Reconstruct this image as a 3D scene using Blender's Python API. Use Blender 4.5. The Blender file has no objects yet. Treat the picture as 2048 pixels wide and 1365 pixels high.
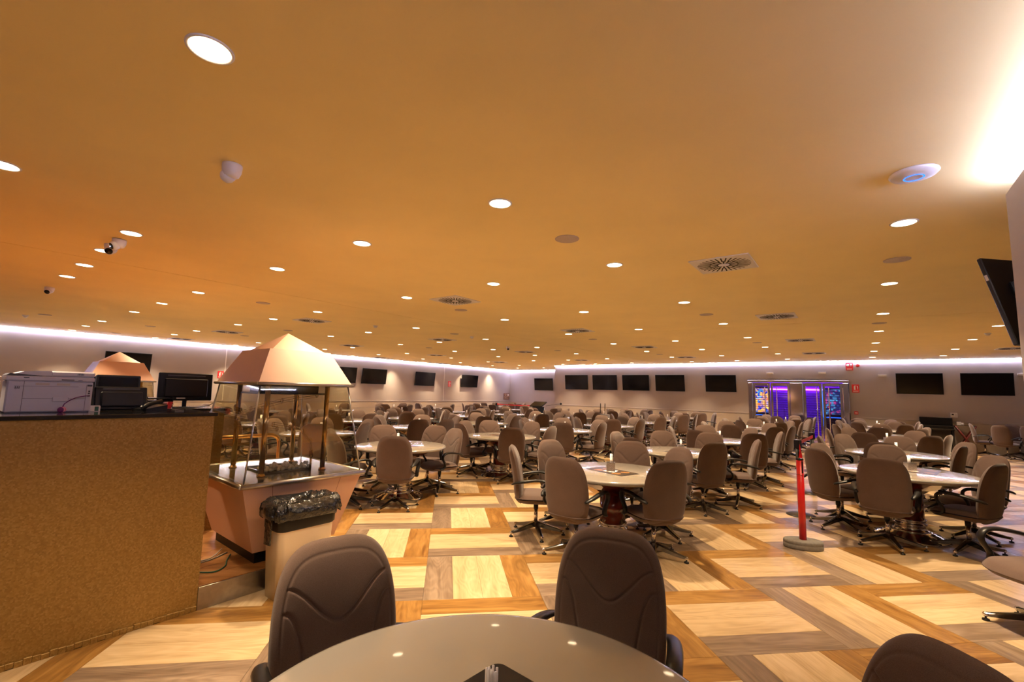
import bpy, bmesh, math, random
from mathutils import Vector, Matrix
PI = math.pi; S2 = math.sqrt(2.0)
random.seed(7)
SC = bpy.context.scene
COL = SC.collection
B = 0.9144          # side of one floor tile block (four planks)
H = 3.05            # ceiling height
A45 = math.radians(45)

def W(u, v, z=0.0):
    """room axes (u, v) run at 45 degrees to the floor pattern"""
    return Vector(((u - v) / S2, (u + v) / S2, z))

# ------------------------------------------------------------- camera
cam = bpy.data.cameras.new('camera'); co = bpy.data.objects.new('camera', cam); COL.objects.link(co)
pitch, roll, yaw = 0.1109, 0.0256, 0.1360
cy, sy, cp, sp = math.cos(yaw), math.sin(yaw), math.cos(pitch), math.sin(pitch)
fw = Vector((sy * cp, cy * cp, sp)); rt = Vector((cy, -sy, 0)); upv = rt.cross(fw)
r2 = math.cos(roll) * rt + math.sin(roll) * upv; u2 = -math.sin(roll) * rt + math.cos(roll) * upv
CAM = Vector((0.1342 * B, -7.0567 * B, 1.7276 * B))
co.matrix_world = Matrix(((r2.x, u2.x, -fw.x, CAM.x), (r2.y, u2.y, -fw.y, CAM.y), (r2.z, u2.z, -fw.z, CAM.z), (0, 0, 0, 1)))
cam.sensor_width = 36; cam.lens = 916.64 / 2048 * 36; cam.clip_start = 0.05; cam.clip_end = 200
SC.camera = co

# ------------------------------------------------------------- world, exposure
wd = bpy.data.worlds.new('world'); SC.world = wd; wd.use_nodes = True
wd.node_tree.nodes['Background'].inputs[0].default_value = (1, 0.8, 0.6, 1)
wd.node_tree.nodes['Background'].inputs[1].default_value = 0.02
SC.view_settings.view_transform = 'Standard'; SC.view_settings.look = 'None'
SC.view_settings.gamma = 1; SC.view_settings.use_curve_mapping = False
SC.view_settings.exposure = 1.28
LAMP_COL = (1.0, 0.745, 0.455); LAMP_W = 8.0; LAMP_POWER = 15.5; LAMP_SPREAD = math.radians(80)
LED_COL = (0.62, 0.63, 1.0); LED_W = 34.0
try:
    SC.cycles.use_denoising = True; SC.cycles.max_bounces = 7; SC.cycles.diffuse_bounces = 4
    SC.cycles.glossy_bounces = 4; SC.cycles.transmission_bounces = 6; SC.cycles.transparent_max_bounces = 12
    SC.cycles.sample_clamp_indirect = 4.0; SC.cycles.caustics_refractive = False; SC.cycles.caustics_reflective = False
except Exception:
    pass

# ------------------------------------------------------------- materials
class N:
    def __init__(s, name):
        s.m = bpy.data.materials.new(name); s.m.use_nodes = True
        s.t = s.m.node_tree; s.b = s.t.nodes['Principled BSDF']; s.o = s.t.nodes['Material Output']
    def n(s, typ, **k):
        x = s.t.nodes.new(typ)
        for a, b in k.items():
            if a.startswith('i_'):
                x.inputs[int(a[2:])].default_value = b
            else:
                setattr(x, a, b)
        return x
    def l(s, a, b): s.t.links.new(a, b)
    def math(s, op, a, b=None, c=None):
        x = s.t.nodes.new('ShaderNodeMath'); x.operation = op
        for i, q in enumerate((a, b, c)):
            if q is None: continue
            if isinstance(q, (int, float)): x.inputs[i].default_value = q
            else: s.l(q, x.inputs[i])
        return x.outputs[0]
    def ramp(s, fac, stops):
        x = s.t.nodes.new('ShaderNodeValToRGB'); e = x.color_ramp.elements
        while len(e) < len(stops): e.new(0.5)
        for k, (p, c) in enumerate(stops): e[k].position = p; e[k].color = (*c, 1)
        s.l(fac, x.inputs[0]); return x.outputs[0]
    def mix(s, fac, a, b, mode='MIX'):
        x = s.t.nodes.new('ShaderNodeMix'); x.data_type = 'RGBA'; x.blend_type = mode
        for i, q in ((0, fac), (6, a), (7, b)):
            if isinstance(q, (int, float)): x.inputs[i].default_value = q
            elif isinstance(q, tuple): x.inputs[i].default_value = (*q, 1)
            else: s.l(q, x.inputs[i])
        return x.outputs[2]
    def bump(s, h, st=0.2, d=0.002):
        x = s.n('ShaderNodeBump'); x.inputs['Strength'].default_value = st; x.inputs['Distance'].default_value = d
        s.l(h, x.inputs['Height']); s.l(x.outputs[0], s.b.inputs['Normal'])

def mat(name, col, rough=0.5, metal=0.0, var=0.06, scale=6.0, bump=0.0, bscale=200.0, coat=0.0, obj=True, spec=None, alpha=None, trans=None, sheen=0.0, bd=0.002):
    q = N(name); b = q.b
    tc = q.n('ShaderNodeTexCoord')
    no = q.n('ShaderNodeTexNoise'); no.inputs['Scale'].default_value = scale; no.inputs['Detail'].default_value = 3
    q.l(tc.outputs['Object'], no.inputs['Vector'])
    lo = tuple(c * (1 - var) for c in col); hi = tuple(min(1, c * (1 + var)) for c in col)
    q.l(q.ramp(no.outputs[0], [(0.3, lo), (0.7, hi)]), b.inputs['Base Color'])
    b.inputs['Roughness'].default_value = rough; b.inputs['Metallic'].default_value = metal
    if coat: b.inputs['Coat Weight'].default_value = coat; b.inputs['Coat Roughness'].default_value = 0.04
    if spec is not None: b.inputs['Specular IOR Level'].default_value = spec
    if sheen: b.inputs['Sheen Weight'].default_value = sheen; b.inputs['Sheen Roughness'].default_value = 0.5
    if bump:
        n2 = q.n('ShaderNodeTexNoise'); n2.inputs['Scale'].default_value = bscale; n2.inputs['Detail'].default_value = 2
        q.l(tc.outputs['Object'], n2.inputs['Vector']); q.bump(n2.outputs[0], bump, bd)
    if trans: b.inputs['Transmission Weight'].default_value = trans
    return q.m

def emis(name, col, st, mixcol=None):
    q = N(name)
    e = q.n('ShaderNodeEmission'); e.inputs[0].default_value = (*col, 1); e.inputs[1].default_value = st
    q.l(e.outputs[0], q.o.inputs[0]); return q.m

M = {}
M['fabric'] = None
def fabric():
    q = N('brown_wool_fabric'); tc = q.n('ShaderNodeTexCoord')
    n1 = q.n('ShaderNodeTexNoise'); n1.inputs['Scale'].default_value = 420; n1.inputs['Detail'].default_value = 2
    n2 = q.n('ShaderNodeTexNoise'); n2.inputs['Scale'].default_value = 7; n2.inputs['Detail'].default_value = 3
    q.l(tc.outputs['Object'], n1.inputs['Vector']); q.l(tc.outputs['Object'], n2.inputs['Vector'])
    f = q.math('ADD', q.math('MULTIPLY', n1.outputs[0], 0.7), q.math('MULTIPLY', n2.outputs[0], 0.3))
    oi = q.n('ShaderNodeObjectInfo')
    c = q.ramp(f, [(0.3, (0.084, 0.053, 0.043)), (0.7, (0.134, 0.087, 0.071))])
    v = q.math('MULTIPLY_ADD', oi.outputs['Random'], 0.14, 0.93)
    hs = q.n('ShaderNodeHueSaturation'); q.l(c, hs.inputs['Color']); q.l(v, hs.inputs['Value'])
    q.l(hs.outputs[0], q.b.inputs['Base Color'])
    q.b.inputs['Roughness'].default_value = 0.95; q.b.inputs['Sheen Weight'].default_value = 0.25
    q.b.inputs['Specular IOR Level'].default_value = 0.2
    q.bump(n1.outputs[0], 0.25, 0.0008); return q.m
M['fabric'] = fabric()
M['plastic'] = mat('black_armrest_plastic', (0.010, 0.009, 0.009), 0.36, bump=0.05, bscale=600, spec=0.3)
M['chrome'] = mat('chrome', (0.75, 0.72, 0.70), 0.10, 1.0, var=0.03)
M['alu'] = mat('polished_aluminium', (0.21, 0.205, 0.21), 0.22, 1.0, var=0.08, scale=20)
M['cream'] = mat('cream_lacquer', (0.27, 0.25, 0.228), 0.22, var=0.015, coat=0.6)
M['mahog'] = mat('dark_red_mahogany', (0.13, 0.016, 0.008), 0.16, var=0.35, scale=9, coat=0.7)
M['black'] = mat('black_plastic', (0.007, 0.007, 0.008), 0.38, spec=0.25)
M['screen'] = mat('dark_screen_glass', (0.004, 0.004, 0.005), 0.12, var=0.2, spec=0.4)
M['white'] = mat('white_plastic', (0.74, 0.71, 0.70), 0.45, var=0.03)
M['paper'] = mat('white_paper', (0.86, 0.83, 0.80), 0.8, var=0.03)
M['straw'] = mat('white_straw_plastic', (0.86, 0.84, 0.86), 0.3, var=0.02)
M['napkin'] = mat('grey_patterned_holder', (0.55, 0.51, 0.50), 0.35, var=0.35, scale=90)
M['red'] = mat('glossy_red', (0.62, 0.012, 0.014), 0.3, var=0.05)
M['signred'] = mat('sign_red', (0.62, 0.025, 0.03), 0.4, var=0.04)
M['stone'] = mat('grey_stone_base', (0.17, 0.155, 0.14), 0.75, var=0.12, scale=40, bump=0.3, bscale=120)
M['blkbase'] = mat('black_cast_base', (0.02, 0.017, 0.015), 0.3)
M['brass'] = mat('brass_tube', (0.62, 0.42, 0.20), 0.14, 1.0, var=0.05)
M['steel'] = mat('brushed_steel_edge', (0.42, 0.40, 0.38), 0.32, 1.0, var=0.08, scale=30)
M['pink'] = mat('pink_beige_laminate', (0.60, 0.36, 0.25), 0.5, var=0.03, scale=3)
M['slate'] = mat('dark_mirror_tabletop', (0.10, 0.10, 0.09), 0.12, var=0.1, coat=0.2)
M['granite'] = mat('black_granite', (0.012, 0.012, 0.014), 0.10, var=0.5, scale=150, coat=0.3)
M['printer'] = mat('pale_grey_printer_plastic', (0.52, 0.49, 0.56), 0.5, var=0.02)
M['printdark'] = mat('dark_grey_printer_plastic', (0.05, 0.05, 0.06), 0.5)
M['purplecable'] = mat('purple_cable', (0.16, 0.02, 0.14), 0.4)
M['pinktie'] = mat('pink_cable_tie', (0.75, 0.25, 0.33), 0.5)
M['green'] = mat('green_cable', (0.02, 0.12, 0.08), 0.4)
M['greycable'] = mat('grey_cable', (0.35, 0.33, 0.30), 0.5)
M['liner'] = mat('black_bin_liner', (0.012, 0.012, 0.013), 0.14, coat=0.4, bump=1.0, bscale=28, bd=0.02)
M['binwhite'] = mat('satin_bin_metal', (0.66, 0.58, 0.47), 0.30, 0.35, var=0.02)
M['slat'] = mat('dark_gap', (0.02, 0.014, 0.008), 0.9)
M['spk'] = mat('speaker_grille', (0.50, 0.41, 0.36), 0.7, var=0.05, scale=80)
M['clear'] = mat('clear_plastic_ball', (0.85, 0.85, 0.83), 0.08, var=0.01, trans=0.15)
M['greycloth'] = mat('grey_cloth', (0.20, 0.19, 0.20), 0.9, bump=0.3, bscale=50)
M['piano'] = mat('black_piano_lacquer', (0.010, 0.009, 0.009), 0.12, coat=0.5)
M['redwood'] = mat('red_brown_stand_wood', (0.11, 0.014, 0.010), 0.3, var=0.2)
M['lamp'] = emis('lamp_diffuser', LAMP_COL, LAMP_W)
M['led'] = emis('led_strip', LED_COL, LED_W * 1.9); M['ledp'] = emis('partition_led_strip', LED_COL, LED_W * 1.05)
M['neon'] = emis('purple_neon', (0.62, 0.10, 1.0), 16.0)
M['blueled'] = emis('blue_status_led', (0.02, 0.15, 1.0), 1.4)
M['orange_print'] = mat('orange_print', (0.55, 0.22, 0.04), 0.5)

def wallmat(name, col, scale=3.0):
    q = N(name); g = q.n('ShaderNodeNewGeometry')
    a = q.n('ShaderNodeTexNoise'); a.inputs['Scale'].default_value = 1.3; a.inputs['Detail'].default_value = 3
    q.l(g.outputs['Position'], a.inputs['Vector'])
    q.l(q.ramp(a.outputs[0], [(0.3, tuple(c * 0.965 for c in col)), (0.7, tuple(min(1, c * 1.03) for c in col))]), q.b.inputs['Base Color'])
    c = q.n('ShaderNodeTexNoise'); c.inputs['Scale'].default_value = 160; q.l(g.outputs['Position'], c.inputs['Vector'])
    q.b.inputs['Roughness'].default_value = 0.75; q.b.inputs['Specular IOR Level'].default_value = 0.25
    q.bump(c.outputs[0], 0.12, 0.001); return q.m
M['wall'] = wallmat('cream_wall_paint', (0.375, 0.333, 0.325))
M['ceil'] = wallmat('warm_ceiling_paint', (0.97, 0.80, 0.40))
M['lower'] = wallmat('cream_dado_paint', (0.41, 0.355, 0.31))

def plankmat(name, orient, lo, mid, hi, rough=0.33, grain=1.0):
    """grain runs along the plank; each plank gets its own shift and tone"""
    q = N(name); g = q.n('ShaderNodeNewGeometry'); sx = q.n('ShaderNodeSeparateXYZ'); q.l(g.outputs['Position'], sx.inputs[0])
    L, T = (sx.outputs[0], sx.outputs[1]) if orient == 'H' else (sx.outputs[1], sx.outputs[0])
    i1 = q.math('FLOOR', q.math('MULTIPLY', L, 1 / B)); i2 = q.math('FLOOR', q.math('MULTIPLY', T, 4 / B))
    cb = q.n('ShaderNodeCombineXYZ'); q.l(i1, cb.inputs[0]); q.l(i2, cb.inputs[1])
    wn = q.n('ShaderNodeTexWhiteNoise'); wn.noise_dimensions = '3D'; q.l(cb.outputs[0], wn.inputs['Vector'])
    r = wn.outputs['Value']
    cv = q.n('ShaderNodeCombineXYZ')
    q.l(q.math('MULTIPLY', L, 1.3), cv.inputs[0]); q.l(q.math('MULTIPLY', T, 11.0), cv.inputs[1]); q.l(q.math('MULTIPLY', r, 37.0), cv.inputs[2])
    n1 = q.n('ShaderNodeTexNoise'); n1.inputs['Scale'].default_value = 1.0; n1.inputs['Detail'].default_value = 6; n1.inputs['Distortion'].default_value = 1.1
    q.l(cv.outputs[0], n1.inputs['Vector'])
    cw = q.n('ShaderNodeCombineXYZ')
    q.l(q.math('MULTIPLY', L, 6.0), cw.inputs[0]); q.l(q.math('MULTIPLY', T, 120.0), cw.inputs[1]); q.l(q.math('MULTIPLY', r, 11.0), cw.inputs[2])
    n2 = q.n('ShaderNodeTexNoise'); n2.inputs['Scale'].default_value = 1.0; n2.inputs['Detail'].default_value = 3; q.l(cw.outputs[0], n2.inputs['Vector'])
    # cathedral rings
    ck = q.n('ShaderNodeCombineXYZ')
    q.l(q.math('MULTIPLY', L, 2.2), ck.inputs[0]); q.l(q.math('MULTIPLY', T, 9.0), ck.inputs[1]); q.l(q.math('MULTIPLY', r, 23.0), ck.inputs[2])
    n3 = q.n('ShaderNodeTexNoise'); n3.inputs['Scale'].default_value = 0.8; n3.inputs['Detail'].default_value = 1; q.l(ck.outputs[0], n3.inputs['Vector'])
    rings = q.math('MULTIPLY', q.math('SINE', q.math('MULTIPLY', n3.outputs[0], 60.0)), 0.045 * grain)
    f = q.math('ADD', q.math('ADD', q.math('MULTIPLY', n1.outputs[0], 0.72), q.math('MULTIPLY', n2.outputs[0], 0.28)), rings)
    f = q.math('ADD', f, q.math('MULTIPLY_ADD', r, 0.12, -0.06))
    q.l(q.ramp(f, [(0.30, lo), (0.50, mid), (0.68, hi)]), q.b.inputs['Base Color'])
    q.b.inputs['Roughness'].default_value = rough; q.b.inputs['Specular IOR Level'].default_value = 0.45
    q.l(q.math('MULTIPLY_ADD', n2.outputs[0], 0.15, rough - 0.06), q.b.inputs['Roughness'])
    q.bump(n2.outputs[0], 0.10, 0.0006); return q.m
PALE = ((0.36, 0.245, 0.13), (0.50, 0.36, 0.205), (0.59, 0.445, 0.28))
AMB = ((0.15, 0.064, 0.014), (0.27, 0.135, 0.034), (0.38, 0.21, 0.065))
GRY = ((0.115, 0.075, 0.050), (0.20, 0.138, 0.095), (0.29, 0.21, 0.15))
for o_ in 'HV':
    M['pale' + o_] = plankmat('pale_maple_plank_' + o_, o_, *PALE)
    M['amber' + o_] = plankmat('amber_oak_plank_' + o_, o_, *AMB)
    M['greyp' + o_] = plankmat('grey_brown_plank_' + o_, o_, *GRY)
M['platwood'] = plankmat('platform_wood', 'H', (0.16, 0.06, 0.015), (0.28, 0.12, 0.035), (0.38, 0.19, 0.07))
M['joint'] = mat('floor_joint', (0.10, 0.06, 0.03), 0.9)

def goldmat():
    q = N('gold_mosaic_wallcovering'); tc = q.n('ShaderNodeTexCoord')
    mp = q.n('ShaderNodeMapping'); mp.inputs['Scale'].default_value = (110, 110, 110); q.l(tc.outputs['Object'], mp.inputs[0])
    v = q.n('ShaderNodeTexVoronoi'); v.distance = 'CHEBYCHEV'; v.inputs['Scale'].default_value = 1.0; v.inputs['Randomness'].default_value = 0.75
    q.l(mp.outputs[0], v.inputs['Vector'])
    c = q.ramp(v.outputs['Color'], [(0.1, (0.21, 0.115, 0.026)), (0.6, (0.285, 0.162, 0.042)), (0.95, (0.35, 0.21, 0.065))])
    n = q.n('ShaderNodeTexNoise'); n.inputs['Scale'].default_value = 3; q.l(tc.outputs['Object'], n.inputs[0])
    c = q.mix(q.math('MULTIPLY', n.outputs[0], 0.35), c, (0.30, 0.16, 0.03))
    q.l(c, q.b.inputs['Base Color']); q.b.inputs['Roughness'].default_value = 0.45; q.b.inputs['Metallic'].default_value = 0.25
    q.bump(v.outputs['Distance'], 0.25, 0.002); return q.m
M['gold'] = goldmat()

def glassmat(name, tint, rough=0.02, film=False):
    q = N(name); t = q.n('ShaderNodeBsdfTransparent'); t.inputs[0].default_value = (*tint, 1)
    gl = q.n('ShaderNodeBsdfGlossy'); gl.inputs['Roughness'].default_value = rough; gl.inputs[0].default_value = (1, 1, 1, 1)
    lw = q.n('ShaderNodeLayerWeight'); lw.inputs[0].default_value = 0.5
    fr = q.math('MULTIPLY_ADD', q.math('POWER', lw.outputs['Facing'], 5.0), 0.85, 0.04)
    mx = q.n('ShaderNodeMixShader'); q.l(fr, mx.inputs[0]); q.l(t.outputs[0], mx.inputs[1]); q.l(gl.outputs[0], mx.inputs[2])
    if film:
        tc = q.n('ShaderNodeTexCoord'); mp = q.n('ShaderNodeMapping'); mp.inputs['Rotation'].default_value = (0.0, math.radians(35), 0); mp.inputs['Scale'].default_value = (14, 14, 14)
        q.l(tc.outputs['Object'], mp.inputs[0])
        w1 = q.n('ShaderNodeTexWave'); w1.wave_type = 'BANDS'; w1.bands_direction = 'Z'; w1.inputs['Scale'].default_value = 1.0; w1.inputs['Distortion'].default_value = 0; q.l(mp.outputs[0], w1.inputs[0])
        w2 = q.n('ShaderNodeTexWave'); w2.wave_type = 'BANDS'; w2.bands_direction = 'X'; w2.inputs['Scale'].default_value = 1.0; w2.inputs['Distortion'].default_value = 0; q.l(mp.outputs[0], w2.inputs[0])
        k = q.math('GREATER_THAN', q.math('MULTIPLY', w1.outputs['Fac'], q.math('MULTIPLY_ADD', w2.outputs['Fac'], 0.6, 0.4)), 0.52)
        d = q.n('ShaderNodeBsdfPrincipled'); d.inputs['Base Color'].default_value = (0.028, 0.010, 0.07, 1); d.inputs['Roughness'].default_value = 0.3
        m2 = q.n('ShaderNodeMixShader'); q.l(k, m2.inputs[0]); q.l(mx.outputs[0], m2.inputs[1]); q.l(d.outputs[0], m2.inputs[2])
        mx = m2
    q.l(mx.outputs[0], q.o.inputs[0]); return q.m
M['glass'] = glassmat('case_glass', (0.90, 0.88, 0.80))
M['film'] = glassmat('door_glass_with_film', (0.95, 0.9, 1.0), film=True)

def screenprint(name, cols, sx_, sz_, st):
    """lit game screen made of coloured cells (no readable artwork)"""
    q = N(name); tc = q.n('ShaderNodeTexCoord'); mp = q.n('ShaderNodeMapping'); mp.inputs['Scale'].default_value = (sx_, sx_, sz_); q.l(tc.outputs['Object'], mp.inputs[0])
    v = q.n('ShaderNodeTexVoronoi'); v.inputs['Scale'].default_value = 1.0; v.inputs['Randomness'].default_value = 0.9; q.l(mp.outputs[0], v.inputs['Vector'])
    s2_ = q.n('ShaderNodeSeparateXYZ'); q.l(v.outputs['Color'], s2_.inputs[0])
    c = q.ramp(s2_.outputs[0], [(k / max(1, len(cols) - 1) * 0.9 + 0.05, x) for k, x in enumerate(cols)])
    e = q.n('ShaderNodeEmission'); q.l(c, e.inputs[0]); e.inputs[1].default_value = st
    q.l(e.outputs[0], q.o.inputs[0]); return q.m
M['slot1'] = screenprint('slot_screen_gold', [(0.01, 0.02, 0.30), (0.85, 0.45, 0.03), (0.01, 0.03, 0.45), (0.05, 0.35, 0.6), (0.6, 0.08, 0.03), (0.9, 0.6, 0.1)], 13, 10, 1.5)
M['slot2'] = screenprint('slot_screen_blue', [(0.01, 0.02, 0.12), (0.02, 0.02, 0.2), (0.10, 0.5, 0.8), (0.03, 0.02, 0.2), (0.7, 0.08, 0.3)], 14, 12, 0.7)
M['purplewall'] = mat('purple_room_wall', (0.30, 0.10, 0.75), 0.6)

def placemat_mat():
    q = N('dark_placemat_print'); tc = q.n('ShaderNodeTexCoord')
    # four gold ring emblems, flat print on the mat
    sx = q.n('ShaderNodeSeparateXYZ'); q.l(tc.outputs['Object'], sx.inputs[0])
    x = q.math('ABSOLUTE', sx.outputs[0]); y = q.math('ABSOLUTE', sx.outputs[1])
    dx = q.math('SUBTRACT', x, 0.13); dy = q.math('SUBTRACT', y, 0.07)
    r = q.math('SQRT', q.math('ADD', q.math('MULTIPLY', dx, dx), q.math('MULTIPLY', dy, dy)))
    a = q.math('LESS_THAN', q.math('ABSOLUTE', q.math('SUBTRACT', r, 0.042)), 0.006)
    v = q.n('ShaderNodeTexVoronoi'); v.feature = 'DISTANCE_TO_EDGE'; v.inputs['Scale'].default_value = 60; q.l(tc.outputs['Object'], v.inputs['Vector'])
    b_ = q.math('MULTIPLY', q.math('LESS_THAN', r, 0.04), q.math('LESS_THAN', v.outputs[0], 0.10))
    m_ = q.math('MAXIMUM', a, b_)
    q.l(q.mix(m_, (0.028, 0.022, 0.022), (0.34, 0.15, 0.035)), q.b.inputs['Base Color'])
    q.b.inputs['Roughness'].default_value = 0.35; return q.m
M['mat'] = placemat_mat()

# ------------------------------------------------------------- mesh builder
class MB:
    def __init__(s): s.v = []; s.f = []; s.m = []; s.s = []
    def add(s, vs, fs, mi=0, sm=False):
        o = len(s.v); s.v += [tuple(p) for p in vs]; s.f += [tuple(i + o for i in f) for f in fs]
        s.m += [mi] * len(fs); s.s += [sm] * len(fs); return s
    def box(s, c, d, mi=0, T=None, bev=0.0):
        x, y, z = d[0] / 2, d[1] / 2, d[2] / 2
        if bev <= 0:
            vs = [(i * x, j * y, k * z) for i in (-1, 1) for j in (-1, 1) for k in (-1, 1)]
            fs = [(0, 1, 3, 2), (4, 6, 7, 5), (0, 4, 5, 1), (2, 3, 7, 6), (0, 2, 6, 4), (1, 5, 7, 3)]
        else:
            b = min(bev, x * .9, y * .9, z * .9)
            vs = []; fs = []
            ring = lambda zz, q: [(x - q, -(y - b) if 0 else -y + b, zz)] 
            outl = lambda q: [(x - q, y - b), (x - b, y - q), (-x + b, y - q), (-x + q, y - b), (-x + q, -y + b), (-x + b, -y + q), (x - b, -y + q), (x - q, -y + b)]
            inn = [(x - b, y - b)] 
            tp = [(x - b, y - b), (x - b, y - b), (-x + b, y - b), (-x + b, y - b), (-x + b, -y + b), (-x + b, -y + b), (x - b, -y + b), (x - b, -y + b)]
            for zz, o in ((-z, tp), (-z + b, outl(0)), (z - b, outl(0)), (z, tp)):
                vs += [(p[0], p[1], zz) for p in o]
            for r in range(3):
                for i in range(8):
                    j = (i + 1) % 8; fs.append((r * 8 + i, r * 8 + j, r * 8 + 8 + j, r * 8 + 8 + i))
            fs.append((7, 5, 3, 1)); fs.append((24 + 0, 24 + 2, 24 + 4, 24 + 6))
        vs = [Vector(p) + Vector(c) for p in vs]
        if T is not None: vs = [T @ p for p in vs]
        return s.add(vs, fs, mi)
    def lathe(s, prof, n=32, mi=0, sm=True, c=(0, 0, 0), T=None, sx=1.0, sy=1.0, cap=True):
        vs = []; fs = []
        for r, z in prof:
            for i in range(n):
                a = 2 * PI * i / n; vs.append(Vector((r * math.cos(a) * sx + c[0], r * math.sin(a) * sy + c[1], z + c[2])))
        for k in range(len(prof) - 1):
            for i in range(n):
                j = (i + 1) % n; fs.append((k * n + i, k * n + j, (k + 1) * n + j, (k + 1) * n + i))
        if cap and prof[0][0] > 1e-6: fs.append(tuple(range(n - 1, -1, -1)))
        if cap and prof[-1][0] > 1e-6: fs.append(tuple((len(prof) - 1) * n + i for i in range(n)))
        if T is not None: vs = [T @ p for p in vs]
        return s.add(vs, fs, mi, sm)
    def tube(s, pts, r, n=8, mi=0, sm=True, flat=1.0, T=None, cap=True):
        pts = [Vector(p) for p in pts]; vs = []; fs = []
        rr = r if isinstance(r, (list, tuple)) else [r] * len(pts)
        up = Vector((0, 0, 1)); prev = None
        for k, p in enumerate(pts):
            t = (pts[min(k + 1, len(pts) - 1)] - pts[max(k - 1, 0)]).normalized()
            if prev is None:
                ref = up if abs(t.dot(up)) < 0.95 else Vector((1, 0, 0)); a = t.cross(ref).normalized()
            else:
                a = (prev - t * prev.dot(t)); a = a.normalized() if a.length > 1e-5 else t.orthogonal().normalized()
            prev = a; b = t.cross(a)
            for i in range(n):
                an = 2 * PI * i / n; vs.append(p + (a * math.cos(an) + b * math.sin(an) * flat) * rr[k])
        for k in range(len(pts) - 1):
            for i in range(n):
                j = (i + 1) % n; fs.append((k * n + i, k * n + j, (k + 1) * n + j, (k + 1) * n + i))
        if cap:
            fs.append(tuple(range(n - 1, -1, -1))); fs.append(tuple((len(pts) - 1) * n + i for i in range(n)))
        if T is not None: vs = [T @ p for p in vs]
        return s.add(vs, fs, mi, sm)
    def prism(s, poly, z0, z1, mi=0, T=None, sm=False):
        n = len(poly); vs = [Vector((x, y, z0)) for x, y in poly] + [Vector((x, y, z1)) for x, y in poly]
        fs = [tuple(range(n - 1, -1, -1)), tuple(range(n, 2 * n))] + [(i, (i + 1) % n, n + (i + 1) % n, n + i) for i in range(n)]
        if T is not None: vs = [T @ p for p in vs]
        return s.add(vs, fs, mi, sm)
    def ball(s, c, r, n=10, mi=0, sz=1.0):
        pr = [(max(1e-4, r * math.sin(PI * k / n)) if 0 < k < n else 0.0, -r * sz * math.cos(PI * k / n)) for k in range(n + 1)]
        pr = [(p if p > 1e-6 else 1e-5, q) for p, q in pr]
        return s.lathe(pr, n + 2, mi, True, c)
    def mesh(s, name, mats):
        me = bpy.data.meshes.new(name); me.from_pydata(s.v, [], s.f)
        me.polygons.foreach_set('material_index', s.m); me.polygons.foreach_set('use_smooth', s.s)
        for m in mats: me.materials.append(M[m] if isinstance(m, str) else m)
        me.update(); return me
    def build(s, name, mats, parent=None, kind=None, label=None):
        if isinstance(mats, str) or not isinstance(mats, (list, tuple)): mats = [mats]
        return link(name, s.mesh(name, mats), parent, kind, label)

def link(name, me, parent=None, kind=None, label=None):
    o = bpy.data.objects.new(name, me); COL.objects.link(o)
    if parent is not None: o.parent = parent
    if kind: o['kind'] = kind
    if label: o['label'] = label
    return o

def thing(name, label, cat, loc=(0, 0, 0), rz=0.0, group=None):
    o = bpy.data.objects.new(name, None); COL.objects.link(o); o.empty_display_size = 0.1
    o.location = loc; o.rotation_euler = (0, 0, rz); o['label'] = label; o['category'] = cat
    if group: o['group'] = group
    return o
def tag(o, label, cat, group=None, loc=None, rz=None):
    o['label'] = label; o['category'] = cat
    if group: o['group'] = group
    if loc is not None: o.location = loc
    if rz is not None: o.rotation_euler = (0, 0, rz)
    return o
def kids(o, reg={}):
    return [c for c in bpy.data.objects if c.parent == o]
def rrect(w, d, r, n=5, cx=0, cy_=0):
    p = []
    for qx, qy, a0 in ((w / 2 - r, d / 2 - r, 0), (-w / 2 + r, d / 2 - r, 90), (-w / 2 + r, -d / 2 + r, 180), (w / 2 - r, -d / 2 + r, 270)):
        for i in range(n + 1):
            a = math.radians(a0 + 90 * i / n); p.append((cx + qx + r * math.cos(a), cy_ + qy + r * math.sin(a)))
    return p
ORD = ['zeroth', 'first', 'second', 'third', 'fourth', 'fifth', 'sixth', 'seventh', 'eighth', 'ninth', 'tenth', 'eleventh', 'twelfth', 'thirteenth']

# ============================================================= STRUCTURE
def struct(name, mb, mats, uv=True, parent=None):
    o = mb.build(name, mats, parent, kind='structure' if parent is None else None)
    if uv and parent is None: o.rotation_euler = (0, 0, A45)
    return o
VL, UR, UF, V1, V2, U0, VP_, UP = 14.4, 16.7, 20.5, 8.46, -12.0, -9.0, -5.46, -0.30
DV0, DV1, DZ = -0.94, -4.33, 2.32      # doorway in the right wall

# floor: dark bed and one object per plank for the 300 that show largest
m = MB(); m.box(((U0 + UF) / 2, (VL + V2) / 2, -0.056), (UF - U0 + .6, VL - V2 + .6, 0.10)); floor = struct('floor', m, 'joint')
floor_inv = Matrix.Rotation(-A45, 4, 'Z')
P4 = B / 4
def plank_mesh(name, lx, ly, mi):
    b = MB(); g = 0.0007; c = 0.0012; x, y = lx / 2 - g, ly / 2 - g
    vs = [(-x, -y, -.006), (x, -y, -.006), (x, y, -.006), (-x, y, -.006), (-x, -y, -c), (x, -y, -c), (x, y, -c), (-x, y, -c), (-x + c, -y + c, 0), (x - c, -y + c, 0), (x - c, y - c, 0), (-x + c, y - c, 0)]
    fs = [(0, 1, 5, 4), (1, 2, 6, 5), (2, 3, 7, 6), (3, 0, 4, 7), (4, 5, 9, 8), (5, 6, 10, 9), (6, 7, 11, 10), (7, 4, 8, 11), (8, 9, 10, 11)]
    return vs, fs
PMH, FH = plank_mesh('h', B, P4, 0); PMV, FV = plank_mesh('v', P4, B, 0)
pm = {}
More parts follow.
